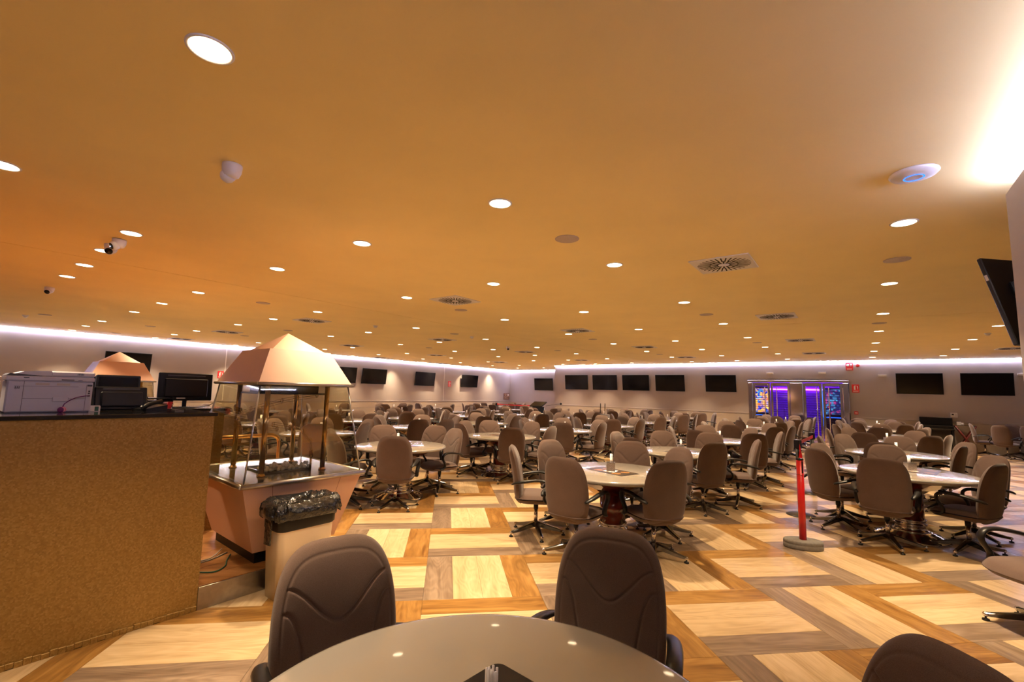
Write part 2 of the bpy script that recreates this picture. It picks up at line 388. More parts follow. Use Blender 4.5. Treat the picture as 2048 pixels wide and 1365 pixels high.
for o_, vs, fs in (('H', PMH, FH), ('V', PMV, FV)):
    for c_ in ('pale', 'amber', 'greyp'):
        pm[c_ + o_] = MB().add(vs, fs).mesh('plank', [c_ + o_])
planks = []
for c in range(-24, 30):
    for r in range(-32, 12):
        V = (c + r) % 2 == 0
        for k in range(4):
            if V: x, y, kind = c * B + (k + .5) * P4, -(r + .5) * B, ('greyp', 'pale', 'pale', 'amber')[k] + 'V'
            else: x, y, kind = (c + .5) * B, -r * B - (k + .5) * P4, ('amber', 'pale', 'pale', 'greyp')[k] + 'H'
            u, v = (x + y) / S2, (y - x) / S2
            if not (U0 - .6 < u < UF + .4 and V2 - .4 < v < VL + .4): continue
            if u > UR + .3 and v < V1 - .4: continue
            d = Vector((x, y, 0)) - CAM; z = d.dot(fw)
            vis = z > 0.3 and abs(d.dot(r2) / z) < 1.18 and d.dot(u2) / z > -0.86
            if v > -0.86 - .3 and u < -3.07: vis = False
            if v < VP_ + .1 and u < 0: vis = False
            planks.append((not vis, z if vis else 99, x, y, kind))
planks.sort()
rest = MB(); keys = ['paleH', 'amberH', 'greypH', 'paleV', 'amberV', 'greypV']
for i, (nv, z, x, y, kind) in enumerate(planks):
    if i < 298:
        p = link('plank', pm[kind], floor); p.matrix_parent_inverse = floor_inv; p.location = (x, y, 0)
    else:
        vs, fs = (PMH, FH) if kind[-1] == 'H' else (PMV, FV)
        rest.add([(a + x, b + y, q) for a, b, q in vs], fs, keys.index(kind))
p = rest.build('distant_planks', keys, floor, kind='stuff'); p.matrix_parent_inverse = floor_inv

# ceiling in three fields with open joints between them
cl = MB(); cl.box(((U0 + UF) / 2, (VL + V2) / 2, H + .13), (UF - U0 + .6, VL - V2 + .6, .10)); ceil = struct('ceiling', cl, 'slat')
for (ua, ub, va, vb) in ((U0 - .2, UF + .2, 2.677, VL + .2), (U0 - .2, 5.890, V2 - .2, 2.663), (5.904, UF + .2, V2 - .2, 2.663)):
    MB().box(((ua + ub) / 2, (va + vb) / 2, H + .04), (ub - ua, vb - va, .08), bev=.002).build('ceiling_panel', 'ceil', ceil)

def wall(name, ua, ub, va, vb, za=0, zb=H):
    m = MB(); m.box(((ua + ub) / 2, (va + vb) / 2, (za + zb) / 2), (ub - ua, vb - va, zb - za)); return struct(name, m, 'wall')
def dado(w, ax, a, b, face, sgn, top=1.02):
    """boarded lower wall: baseboard, three boards and a cap rail; ax 'U' runs along U at V=face, sgn points into the room"""
    segs = [('baseboard', 0, .10, .018), ('dado_board', .106, .36, .012), ('dado_board', .366, .64, .012), ('dado_board', .646, .92, .012), ('rail', .945, 1.0, .022)]
    for n, z0, z1, t in segs:
        m = MB(); c = (a + b) / 2; L = abs(b - a)
        if ax == 'U': m.box((c, face + sgn * t / 2, (z0 + z1) / 2), (L, t, z1 - z0), bev=.003)
        else: m.box((face + sgn * t / 2, c, (z0 + z1) / 2), (t, L, z1 - z0), bev=.003)
        m.build(n, 'wall' if n == 'rail' else 'lower', w)
w = wall('wall_left', U0, UF + .2, VL, VL + .2); dado(w, 'U', U0, UF, VL, -1)
for u in (2.79, 14.25):
    MB().box((u, VL - .004, 2.0), (.03, .008, 2.0)).build('joint_strip', 'white', w)
w = wall('wall_far', UF, UF + .2, V1 - .2, VL); dado(w, 'V', V1, VL, UF, -1)
w = wall('wall_return', UR, UF, V1 - .2, V1); dado(w, 'U', UR, UF, V1, 1)
w = wall('wall_right', UR, UR + .2, DV0, V1 - .2)
dado(w, 'V', DV0, V1, UR, -1)
MB().box((UR + .1, (DV0 + DV1) / 2, (DZ + H) / 2), (.2, DV0 - DV1, H - DZ)).build('wall_above_door', 'wall', w)
MB().box((UR + .1, (DV1 + V2) / 2, H / 2), (.2, DV1 - V2, H)).build('wall_beyond_door', 'wall', w)
MB().box((UR + .1, V1 - .1, H / 2), (.2, .2, H)).build('wall_corner', 'wall', w)
dado(w, 'V', V2, DV1, UR, -1)
wall('wall_end', U0, UR, V2 - .2, V2); wall('wall_behind', U0 - .2, U0, V2, VL)
w = wall('wall_partition', U0, UP, VP_ - .35, VP_, 0, 2.93)

# purple games room behind the doors
m = MB(); x0, x1 = UR + .2, UR + 3.2; va, vb = DV1 - .5, DV0 + .5
for n_, c_, d_ in (('floor_games_room', ((x0 + x1) / 2, (va + vb) / 2, -.05), (x1 - x0, vb - va, .1)), ('ceiling_games_room', ((x0 + x1) / 2, (va + vb) / 2, 2.75), (x1 - x0, vb - va, .1)),
        ('wall_games_back', (x1 + .05, (va + vb) / 2, 1.35), (.1, vb - va, 2.8)), ('wall_games_right', ((x0 + x1) / 2, va - .05, 1.35), (x1 - x0, .1, 2.8)), ('wall_games_left', ((x0 + x1) / 2, vb + .05, 1.35), (x1 - x0, .1, 2.8))):
    m = MB(); m.box(c_, d_); struct(n_, m, 'purplewall')

tag(MB().box((0, 0, 0), (.04, 3.3, .04), 0, bev=.01).build('neon_tube', 'neon'), 'purple neon line across the games room behind the doors', 'neon light', loc=W(x1 - .03, -2.65, 2.02), rz=A45)
tag(MB().box((0, 0, 0), (.12, 2.0, .05), 0, bev=.01).build('neon_tube', 'neon'), 'purple strip light on the ceiling inside the games room', 'neon light', loc=W(x0 + 1.0, -2.65, 2.66), rz=A45)
def slot_machine(u, v, scr, lab, w_=.75):
    t = thing('slot_machine', lab, 'slot machine', W(u, v), A45 - PI / 2)
    MB().box((0, .3, .45), (w_, .6, .9), bev=.03).box((0, .22, .95), (w_ - .06, .4, .10), bev=.02).build('cabinet', 'black', t)
    s_ = MB().box((0, .32, 1.5), (w_, .12, 1.15), bev=.03).build('screen_housing', 'black', t)
    MB().box((0, .255, 1.5), (w_ - .1, .02, 1.05)).build('lit_screen', scr, s_)
    for x in (-w_ / 2 - .012, w_ / 2 + .012): MB().box((x, .26, 1.3), (.02, .05, 1.6), bev=.006).build('edge_light', 'blueled', t)
    MB().box((0, .05, .88), (w_ - .2, .14, .03), bev=.008).build('button_deck', 'blueled', t)
    return t
slot_machine(UR + .9, -1.18, 'slot1', 'tall slot machine with gold and blue lit screen behind the left door')
slot_machine(UR + 1.6, -3.75, 'slot2', 'dark blue slot machine with cyan and pink symbols behind the right door', .7)
slot_machine(UR + 1.9, -4.45, 'slot2', 'second blue slot machine at the right edge of the games room', .5)
t = thing('gaming_stool', 'round backed purple lit stool in the middle of the games room', 'stool', W(UR + 1.2, -2.3), A45)
MB().lathe([(.02, .0), (.22, .0), (.22, .02), (.03, .05), (.03, .5)], 20).build('base', 'chrome', t); MB().lathe([(.01, .5), (.2, .5), (.23, .55), (.2, .62), (.01, .63)], 24).build('seat', 'purplewall', t)
MB().box((0, .2, .95), (.42, .06, .5), bev=.05).build('backrest', 'purplewall', t)

# chrome double doors
d = MB(); yr = (DV0 + DV1) / 2
d.box((UR + .05, yr, DZ - .04), (.24, DV0 - DV1, .08), bev=.008); door = d.build('door_1', 'steel', None, kind='structure'); door.rotation_euler = (0, 0, A45)
for a, b, n in ((-.94, -1.12, 'jamb'), (-2.42, -2.88, 'centre_pillar'), (-4.12, -4.33, 'jamb')):
    MB().box((UR + .05, (a + b) / 2, (DZ - .08) / 2), (.26, a - b, DZ - .08), bev=.03).build(n, 'chrome', door)
for a, b, hs in ((-1.12, -1.74, -1.56), (-1.76, -2.42, -1.98), (-2.88, -3.48, -3.32), (-3.50, -4.12, -3.70)):
    fr = MB()
    for q in (a - .04, b + .04): fr.box((UR + .06, q, 1.11), (.05, .08, 2.20), bev=.006)
    for z in (.08, 2.16): fr.box((UR + .06, (a + b) / 2, z), (.05, a - b - .16, .12), bev=.006)
    f_ = fr.build('door_leaf', 'chrome', door)
    MB().box((UR + .06, (a + b) / 2, 1.12), (.010, a - b - .16, 1.96)).build('glass_pane', 'film', f_)
    MB().tube([(UR - .05, hs, .25), (UR - .05, hs, 2.05)], .020, 10).tube([(UR - .05, hs, .4), (UR + .04, hs, .4)], .012).tube([(UR - .05, hs, 1.9), (UR + .04, hs, 1.9)], .012).build('pull_handle', 'chrome', f_)

# LED coves along the wall tops
def ledline(n, a, b, lab, mt='led'):
    a = Vector(a); b = Vector(b); L = (b - a).length; ang = math.atan2(b.y - a.y, b.x - a.x)
    o = MB().box((0, 0, 0), (L, .012, .028)).build('light_strip', mt); c = (a + b) / 2
    tag(o, lab, 'light strip', loc=W(c.x, c.y, a.z), rz=A45 + ang)
ledline(0, (U0, VL - .03, H - .018), (UF, VL - .03, H - .018), 'white light strip along the top of the left wall')
ledline(0, (UF - .03, V1, H - .018), (UF - .03, VL - .04, H - .018), 'white light strip along the top of the short far wall')
ledline(0, (UR - .03, V2, H - .018), (UR - .03, V1, H - .018), 'white light strip along the top of the wall with the purple doors')
ledline(0, (U0 + .1, VP_ - .05, 2.946), (UP - .06, VP_ - .05, 2.946), 'white light strip on top of the near right partition', 'ledp')
ledline(0, (UP - .04, VP_ - .34, 2.946), (UP - .04, VP_ - .02, 2.946), 'short white light strip across the partition end', 'ledp')

# ============================================================= CEILING FITTINGS
LIGHTS=[(-3.049,-1.564),(-3.782,-0.82),(-4.522,-0.052),(-5.285,0.725),(-3.928,1.458),(-5.187,2.741),(-6.449,4.047),(-8.315,5.921),(-9.542,7.173),(-10.781,8.436),(-6.871,7.316),(-8.126,8.593),(-9.405,9.901),(-2.47,2.893),(-3.753,4.194),(-5.019,5.473),(-6.415,10.365),(-7.712,11.703),(-3.276,7.27),(-2.009,5.957),(-4.676,12.16),(-3.38,10.88),(-4.235,15.346),(0.687,-0.307),(-0.589,0.978),(1.225,2.775),(-0.688,4.658),(1.13,6.42),(-0.186,7.761),(-1.486,9.013),(1.651,9.545),(0.327,10.864),(-1.595,12.77),(-2.911,14.005),(2.954,8.185),(3.485,11.345),(2.173,12.669),(0.223,14.532),(-1.101,15.892),(-2.445,17.263),(4.012,14.439),(2.078,16.429),(0.734,17.825),(-0.612,19.147),(3.963,18.425),(2.61,19.683),(1.25,20.98),(5.677,20.046),(4.32,21.33),(2.97,22.841),(3.751,0.208),(2.502,1.457),(5.545,1.978),(4.31,3.254),(3.043,4.549),(6.099,5.012),(4.846,6.281),(7.912,6.812),(6.675,8.086),(4.78,9.965),(9.685,8.563),(8.486,9.878),(6.608,11.768),(5.348,13.231),(11.438,10.293),(10.277,11.641),(8.438,13.586),(7.163,14.972),(5.87,16.261),(5.541,-1.535),(7.323,0.228),(9.054,1.951),(10.796,3.692),(12.526,5.414),(14.214,7.097),(7.325,3.765),(9.1,5.519),(10.813,7.205),(12.492,8.863),(10.317,0.733),(12.009,2.444),(13.762,4.188),(15.365,5.8),(3.792,-3.282),(-0.976,-4.412),(0.471,-3.011),(-0.803,-1.74),(-2.067,-0.446),(1.947,-1.566),(-2.984,-2.978)]
DIFFS=[(-8.641,9.942),(-2.933,4.162),(-6.042,7.243),(-3.251,10.07),(0.186,0.997),(-0.085,6.976),(-0.405,13.152),(2.887,9.966),(2.609,16.214),(-3.116,15.987),(-0.225,18.923),(3.08,3.879),(6.0,6.753),(8.919,9.662),(5.855,12.961),(5.897,0.918),(8.769,3.787),(11.568,6.571),(14.693,3.54),(3.092,-1.873)]
SPKS=[(-8.953,5.141),(-7.639,6.615),(-9.904,8.878),(-3.206,2.163),(-4.127,6.293),(-5.961,8.143),(0.306,1.892),(0.236,5.509),(-0.588,9.811),(4.662,1.107),(3.935,5.39),(7.542,8.931),(3.84,9.016),(8.143,1.075),(8.199,4.626),(13.324,6.216),(4.699,-2.399),(1.195,-2.312)]
RING = MB().lathe([(.080, -.001), (.0815, -.0055), (.088, -.007), (.094, -.004), (.095, 0)], 32).mesh('trim_ring', ['white'])
DISC = MB().lathe([(.0005, -.003), (.0805, -.003)], 32, sm=False).mesh('diffuser_disc', ['lamp'])
LAMPDATA = bpy.data.lights.new('lamp_light', 'AREA'); LAMPDATA.shape = 'DISK'; LAMPDATA.size = .155; LAMPDATA.energy = LAMP_POWER; LAMPDATA.color = LAMP_COL; LAMPDATA.spread = LAMP_SPREAD
def vrow(u, v):
    edges = [-1.9, -0.28, 2.13, 3.85, 5.0, 6.7, 8.16, 9.94, 11.71, 14.34, 16.15, 17.96]
    q = (v + 4.65) * S2 / 1.47 
    return min(range(12), key=lambda i: abs(edges[i] - q))
rows = {}
for x, y in LIGHTS: rows.setdefault(vrow((x + y) / S2, (y - x) / S2), []).append((x, y))
nrow = len(rows)
for ri, (rk, pts) in enumerate(sorted(rows.items())):
    pts.sort(key=lambda p: (p[0] + p[1]))
    n = len(pts)
    for i, (x, y) in enumerate(pts):
        if ri <= 6: rn = 'the %s lamp row from the right partition' % ORD[ri + 1]
        else: rn = 'the %s lamp row from the left wall' % ORD[nrow - ri]
        t = thing('ceiling_downlight', 'glowing round ceiling downlight, %s from near in %s' % (ORD[i + 1], rn), 'ceiling light', (x, y, H), 0, 'round ceiling downlights')
        link('trim_ring', RING, t); dd_ = link('diffuser_disc', DISC, t)
        lo_ = bpy.data.objects.new('lamp_light', LAMPDATA); COL.objects.link(lo_); lo_.parent = t; lo_.location = (0, 0, -.008)
# square swirl air diffusers
pl = MB(); pl.box((0, 0, -.006), (.60, .60, .012), bev=.004)
PLM = pl.mesh('plate', ['spk' if 0 else 'white'])
sl = MB()
for ring, (ra, rb_, n, wd_) in enumerate(((.058, .150, 16, .017), (.135, .270, 32, .013))):
    for k in range(n):
        a = 2 * PI * (k + .5) / n; T = Matrix.Rotation(a, 4, 'Z')
        sl.box(((ra + rb_) / 2, 0, -.0125), (rb_ - ra, wd_, .003), T=T)
SLM = sl.mesh('air_slots', ['slat'])
HUB = MB().lathe([(.055, -.012), (.055, -.016), (.001, -.018)], 24).mesh('centre_hub', ['white'])
dd = sorted(DIFFS, key=lambda p: (Vector((p[0], p[1], H)) - CAM).length)
DL = ['square swirl air vent nearest the camera, left of the hanging screen', 'square swirl air vent above the second nearest table, centre left of ceiling', 'square swirl air vent on the right ceiling field, behind the nearest vent']
for i, (x, y) in enumerate(dd):
    u, v = (x + y) / S2, (y - x) / S2
    lr = 'far left' if v > 8.5 else 'left' if v > 5 else 'middle' if v > 1 else 'right' if v > -3.5 else 'far right'
    dp = int((u + 4.5) * 10)
    t = thing('air_diffuser', '', 'air vent', (x, y, H), A45, 'square swirl air vents in the ceiling')
    t['label'] = 'square swirl air vent, %s closest to the camera, %s part of ceiling' % ((ORD + ['fourteenth', 'fifteenth', 'sixteenth', 'seventeenth', 'eighteenth', 'nineteenth', 'twentieth'])[i + 1] if i < 20 else '', lr)
    link('plate', PLM, t); o = link('air_slots', SLM, t); o['kind'] = 'stuff'; link('centre_hub', HUB, t)
SPM = MB().lathe([(.115, 0), (.114, -.004), (.103, -.006), (.001, -.006)], 32).mesh('round_speaker', ['spk'])
for i, (x, y) in enumerate(sorted(SPKS, key=lambda p: (Vector((p[0], p[1], H)) - CAM).length)):
    o = link('ceiling_speaker', SPM); tag(o, 'flush round beige ceiling speaker without light, %s closest to the camera' % (ORD + ['fourteenth', 'fifteenth', 'sixteenth', 'seventeenth', 'eighteenth'])[i + 1], 'speaker', 'round speakers in the ceiling', (x, y, H))
# wireless access point
t = thing('access_point', 'flat white disc device with blue ring near the lit partition', 'access point', W(-.69, -4.99, H), A45)
MB().lathe([(.125, 0), (.128, -.008), (.115, -.022), (.06, -.032), (.001, -.033)], 40).build('shell', 'white', t); MB().lathe([(.046, -.0335), (.050, -.0365), (.054, -.034)], 36, cap=False).build('status_ring', 'blueled', t)
# dome cameras
def dome(x, y, az, lab, s=1.0, fixed='white'):
    t = thing('dome_camera', lab, 'security camera', (x, y, H), az, 'ceiling security cameras')
    MB().lathe([(.060 * s, 0), (.061 * s, -.012 * s), (.058 * s, -.045 * s), (.045 * s, -.078 * s), (.030 * s, -.088 * s), (.001, -.09 * s)], 28).build('housing', fixed, t)
    T = Matrix.Translation((.022 * s, 0, -.062 * s)) @ Matrix.Rotation(math.radians(120), 4, 'Y')
    MB().lathe([(.046 * s, -.005), (.045 * s, .030 * s), (.034 * s, .048 * s)], 28, T=T).build('eyeball', fixed, t)
    MB().lathe([(.034 * s, .0485 * s), (.028 * s, .044 * s), (.001, .044 * s)], 24, T=T).build('lens_glass', 'screen', t)
a1 = W(-3.29, -1.35); dome(a1.x, a1.y, math.radians(150), 'white turret security camera alone on the near left ceiling')
a1 = W(-3.27, 1.42); dome(a1.x, a1.y, math.radians(235), 'larger front turret camera of the pair beside the left downlights')
a1 = W(-3.27, 1.73); dome(a1.x, a1.y, math.radians(290), 'rear turret camera of the pair, half hiding a downlight')
a1 = W(-3.22, 5.57); dome(a1.x, a1.y, math.radians(285), 'white turret camera at far left below the ceiling joint')
dome(2.02, 8.33, math.radians(270), 'small dark lens camera in the middle of the far ceiling')
def smoke(x, y, lab):
    t = thing('smoke_detector', lab, 'smoke detector', (x, y, H), 0, 'ceiling smoke detectors')
    MB().lathe([(.055, 0), (.055, -.012), (.048, -.02), (.001, -.02)], 24).build('base', 'white', t); MB().lathe([(.036, -.02), (.034, -.045), (.02, -.052), (.001, -.053)], 20).build('head', 'white', t)
smoke(-1.62, 4.58, 'round white smoke detector left of the middle ceiling')
smoke(.72, 5.95, 'round white smoke detector behind the ceiling joint, centre')
smoke(-9.55, 5.4, 'round white smoke detector at far left above the light strip')
smoke(11.2, 1.55, 'round white smoke detector on the far right ceiling')

# ============================================================= WALL ITEMS
def tv(u, v, z, w_, h_, face, lab, tilt=6, extra=0):
    rz = {'L': A45, 'R': A45 - PI / 2, 'F': A45 - PI / 2}[face]
    t = thing('wall_television', lab, 'television', W(u, v, z), rz, 'black televisions on the walls')
    T = Matrix.Translation((0, -.10, 0)) @ Matrix.Rotation(math.radians(tilt), 4, 'X')
    MB().box((0, 0, 0), (w_, .045, h_), bev=.006, T=T).build('casing', 'black', t)
    MB().box((0, -.0235, .006), (w_ - .03, .003, h_ - .04), T=T).build('screen', 'screen', t)
    MB().box((0, -.035, 0), (.4, .07, .25), bev=.01).build('wall_mount', 'black', t)
tv(-.12, VL, 2.20, 1.2, .69, 'L', 'black television on the left wall behind the small peaked case')
for k, (u, wd_) in enumerate(((7.75, 1.3), (9.42, 1.42), (12.72, 1.42), (16.33, 1.45))):
    tv(u, VL, 2.17, wd_, .74, 'L', ['black television on left wall, half hidden by the glass case roof', 'black television on the left wall just right of the glass case', 'black television on left wall, second right of the glass case', 'black television on the left wall right of the small red sign'][k])
tv(UF, 11.6, 2.12, 1.4, .78, 'F', 'black television on the short far wall beside the wall corner')
for k, v in enumerate((7.09, 5.49, 3.89, 2.26)):
    tv(UR, v, 2.17, 1.32, .74, 'R', 'black television, %s of the four in a line left of the lone one' % ['leftmost', 'second', 'third', 'rightmost'][k])
tv(UR, .10, 2.17, 1.22, .72, 'R', 'lone black television just left of the purple glass doors')
tv(UR, -6.28, 2.22, 1.22, .72, 'R', 'black television right of the doors, above the piano')
tv(UR, -7.92, 2.22, 1.22, .72, 'R', 'rightmost black television on the far wall')
# hanging television seen from behind
t = thing('hanging_television', 'black television hung from ceiling, seen from behind at right edge', 'television', (5.06, -3.44, 2.40), 0)
T = Matrix.Rotation(math.radians(-15), 4, 'X')
MB().box((0, 0, 0), (1.32, .035, .76), bev=.006, T=T).build('casing', 'black', t)
MB().box((0, -.03, -.06), (1.0, .035, .45), bev=.012, T=T).build('back_cover', 'black', t)
MB().box((0, .0185, 0), (1.29, .003, .73), T=T).build('screen', 'screen', t)
MB().box((-.655, -.001, .2), (.012, .02, .05), T=T).build('side_socket', 'steel', t)
MB().tube([(.1, -.05, 0), (.1, -.07, .30), (.1, -.07, .65)], .022, 10).build('ceiling_pole', 'black', t)

def plate(name, u, v, z, w_, h_, face, mt, lab, cat, group=None, th=.012):
    rz = {'L': A45, 'R': A45 - PI / 2}[face]
    t = thing(name, lab, cat, W(u, v, z), rz, group)
    MB().box((0, -th / 2, 0), (w_, th, h_), bev=.003).build('panel', mt, t); return t
def firesign(u, v, z, w_, h_, face, lab, kind=0):
    t = plate('fire_sign', u, v, z, w_, h_, face, 'signred', lab, 'sign')
    m = MB(); y = -.0135
    if kind == 0:     # hose reel and flame
        T = Matrix.Translation((-.2 * w_, y, .12 * h_)) @ Matrix.Rotation(PI / 2, 4, 'X'); m.lathe([(.05 * w_, -.001), (.20 * w_, -.001), (.20 * w_, .001), (.05 * w_, .001)], 16, T=T)
        for k in range(3): m.tube([(.14 * w_ + .09 * w_ * k, y, -.02 * h_), (.17 * w_ + .09 * w_ * k, y, .16 * h_), (.13 * w_ + .09 * w_ * k, y, .32 * h_)], .025 * w_, 5)
    else:             # extinguisher and flame
        m.box((-.12 * w_, y, .05 * h_), (.22 * w_, .002, .42 * h_)).box((-.10 * w_, y, .31 * h_), (.10 * w_, .002, .10 * h_)).tube([(-.05 * w_, y, .34 * h_), (.08 * w_, y, .30 * h_)], .03 * w_, 5)
        m.tube([(.24 * w_, y, -.1 * h_), (.30 * w_, y, .1 * h_), (.22 * w_, y, .3 * h_)], .05 * w_, 6)
    for k in (-.30, -.38): m.box((0, y, k * h_), (.7 * w_, .002, .035 * h_))
    m.build('pictogram', 'paper', t)
firesign(2.65, VL, 1.95, .20, .26, 'L', 'red fire sign on the left wall behind the large monitor', 1)
firesign(14.7, VL, 1.95, .24, .32, 'L', 'small red fire sign between two televisions on the left wall', 1)
firesign(UR, -4.37, 2.85, .22, .30, 'R', 'upper red fire sign just under the light strip by the doors', 0)
firesign(UR, -4.52, 2.03, .22, .30, 'R', 'lower red fire sign beside the right chrome door jamb', 1)
t = plate('alarm_button', UR, -4.50, 1.14, .12, .11, 'R', 'signred', 'small red alarm call point box right of the doors', 'alarm button', th=.05); MB().box((0, -.052, 0), (.08, .003, .03)).build('label_strip', 'paper', t)
t = thing('alarm_sounder', 'round dark red alarm sounder beside the upper fire sign', 'alarm', W(UR, -4.62, 2.88), A45 - PI / 2); MB().lathe([(.06, 0), (.06, .03), (.045, .07), (.001, .075)], 20, T=Matrix.Rotation(PI / 2, 4, 'X')).build('sounder_body', 'red', t)
for k, (v, z) in enumerate(((-1.76, 2.60), (-3.52, 2.61), (-5.31, 2.51), (-8.75, 2.53))):
    t = plate('emergency_light', UR, v, z, .24, .07, 'R', 'white', ['white emergency light box above the left pair of doors', 'white emergency light box above the right pair of doors', 'white emergency light box right of the fire signs', 'white emergency light box right of the last television'][k], 'emergency light', 'emergency light boxes', th=.05)
    MB().box((0, -.052, .0), (.20, .004, .04)).build('lens', 'paper', t)
t = plate('thermostat', UR, -7.10, 1.19, .17, .15, 'R', 'white', 'white wall control box with small dark display above piano', 'thermostat', th=.04); MB().box((-.03, -.042, .02), (.05, .003, .04)).build('display', 'screen', t)
for z in (.03, 0, -.03): MB().box((.045, -.043, z), (.03, .004, .014)).build('button', 'spk', t)
t = plate('framed_picture', 20.15, VL, 1.27, .60, .42, 'L', 'redwood', 'small framed brownish poster on the far end of left wall', 'picture', th=.025)
MB().box((0, -.027, 0), (.54, .004, .37)).build('print', mat('poster_print', (0.28, 0.17, 0.12), .5, var=.8, scale=14), t); MB().box((.15, -.030, .10), (.14, .003, .12)).build('white_note', 'paper', t)
t = plate('wall_socket', UR, -.07, .46, .12, .10, 'R', 'black', 'dark socket box low on the wall left of the doors', 'socket', th=.05)

# ============================================================= CHAIR
def sq(a, b, n=3.9):
    rho = max(abs(a), abs(b))
    if rho < 1e-9: return 0.0, 0.0, 0.0
    x, y = a / rho, b / rho; k = (abs(x) ** n + abs(y) ** n) ** (1 / n)
    return x / k, y / k, rho
HW, HH, ZC = .238, .318, .655
def sm(t): t = min(1, max(0, t)); return t * t * (3 - 2 * t)
def hz(ax): return .14 + .43 * sm(ax / .80)
def sz(ax): return .33 - (max(0.0, (.82 - ax)) / .37) ** 2.2 * .95
def groove(x, z, rho, w_):
    """stitched seams of the front cover: one round the edge, a wide dip under the head pad, one curve each side"""
    ax = abs(x) / HW; t = (z - ZC) / HH
    g = .40 * math.exp(-(abs(rho - .865) * HW * .9 / (w_ * .7)) ** 2)
    if rho < .87:
        k = HH / HW
        s1 = (hz(ax + .01) - hz(ax - .01)) / .02 * k
        d = abs(t - hz(ax)) * HH / math.hypot(1, s1)
        if ax > .45:
            s2 = (sz(ax + .01) - sz(ax - .01)) / .02 * k
            d = min(d, abs(t - sz(ax)) * HH / math.hypot(1, s2))
        if t < -.55: d = min(d, abs(ax - (.45 - .03 * (t + .55))) * HW)
        g = max(g, math.exp(-(d / w_) ** 2))
    return g
def back_surf(a, b, side, N):
    px, pz, rho = sq(a, b)
    z = ZC + pz * rho * HH; t = pz * rho
    x = px * rho * HW * (1 - .13 * max(0, t) ** 1.6 - .05 * max(0, -t) ** 2)
    yc = -.205 - .17 * (z - .40) + .016 * math.sin((z - .40) * 5.5) + .030 * (x / HW) ** 2
    if z < .47: yc += .5 * (.47 - z) ** 1.5
    e = max(0, 1 - rho ** 6.0) ** .5
    if side > 0:
        y = yc + .046 * e + .012 * (1 - rho ** 2)
        if N >= 30: y -= (.0068 if N > 80 else .008) * groove(x, z, rho, .0048 if N > 80 else .0085) * (1 if rho < .97 else 0)
    else: y = yc - .042 * e
    return (x, y, z)
def surf_grid(mb, fn, N, flip=False, mi=0):
    vs = []; fs = []
    for j in range(N + 1):
        for i in range(N + 1):
            vs.append(fn(-1 + 2 * i / N, -1 + 2 * j / N))
    for j in range(N):
        for i in range(N):
            q = (j * (N + 1) + i, j * (N + 1) + i + 1, (j + 1) * (N + 1) + i + 1, (j + 1) * (N + 1) + i)
            fs.append(q[::-1] if flip else q)
    mb.add(vs, fs, mi, True)
def back_mb(N, mb=None):
    mb = mb or MB()
    def rev(f): return lambda a, b: f(a, b)
    surf_grid(mb, lambda a, b: back_surf(a, b, 1, N), N, flip=True)
    nb = min(N, 26); surf_grid(mb, lambda a, b: back_surf(a, b, -1, nb), nb)
    return mb
def seat_surf(a, b, side):
    px, py, rho = sq(a, b, 4.0)
    x = px * rho * .245; y = .015 + py * rho * .255
    e = max(0, 1 - rho ** 5) ** .5
    zc = .405 - (.02 * max(0, (y - .12) / .15) ** 2)
    if side > 0: z = zc + .050 * e + .008 * (1 - rho * rho) + .012 * (abs(x) / .245) ** 3 - (.004 if abs(rho - .84) < .03 else 0)
    else: z = zc - .055 * e
    return (x, y, z)
def seat_mb(N, mb=None):
    mb = mb or MB()
    surf_grid(mb, lambda a, b: seat_surf(a, b, 1), N); surf_grid(mb, lambda a, b: seat_surf(a, b, -1), min(N, 16), flip=True)
    return mb
def arm_mb(sd, mb=None, mi=0, n=10):
    mb = mb or MB()
    ctl = [(.232, -.262, .572), (.252, -.225, .588), (.268, -.16, .604), (.276, -.06, .622), (.279, .03, .630), (.279, .095, .622), (.278, .135, .590), (.276, .137, .545), (.272, .110, .500), (.267, .088, .460), (.262, .094, .420), (.256, .125, .392), (.246, .165, .385)]
    rad = [.016, .024, .028, .030, .030, .030, .029, .027, .026, .026, .027, .026, .018]
    pts = []; rr = []
    for i in range(len(ctl) - 1):
        for k in range(2):
            f = k / 2; p0 = ctl[max(i - 1, 0)]; p1 = ctl[i]; p2 = ctl[i + 1]; p3 = ctl[min(i + 2, len(ctl) - 1)]
            pts.append(tuple(.5 * (2 * p1[q] + (p2[q] - p0[q]) * f + (2 * p0[q] - 5 * p1[q] + 4 * p2[q] - p3[q]) * f * f + (3 * p1[q] - p0[q] - 3 * p2[q] + p3[q]) * f ** 3) for q in range(3)))
            rr.append(rad[i] * (1 - f) + rad[i + 1] * f)
    pts.append(ctl[-1]); rr.append(rad[-1])
    pts = [(p[0] * sd, p[1], p[2]) for p in pts]
    # flattened oval section: wide across, thin along the pad normal
    vs = []; fs = []
    P_ = [Vector(p) for p in pts]
    for k, p in enumerate(P_):
        t = (P_[min(k + 1, len(P_) - 1)] - P_[max(k - 1, 0)]).normalized(); a = Vector((1, 0, 0)); a = (a - t * a.dot(t)).normalized(); b = t.cross(a)
        for i in range(n):
            an = 2 * PI * i / n; vs.append(p + a * math.cos(an) * rr[k] + b * math.sin(an) * rr[k] * .55)
    for k in range(len(P_) - 1):
        for i in range(n):
            j = (i + 1) % n; fs.append((k * n + i, k * n + j, (k + 1) * n + j, (k + 1) * n + i))
    fs.append(tuple(range(n - 1, -1, -1))); fs.append(tuple((len(P_) - 1) * n + i for i in range(n)))
    return mb.add(vs, fs, mi, True)
def col_mb(mb=None, mi=0, mk=0):
    mb = mb or MB()
    mb.lathe([(.021, .115), (.021, .275)], 16, mi); return mb
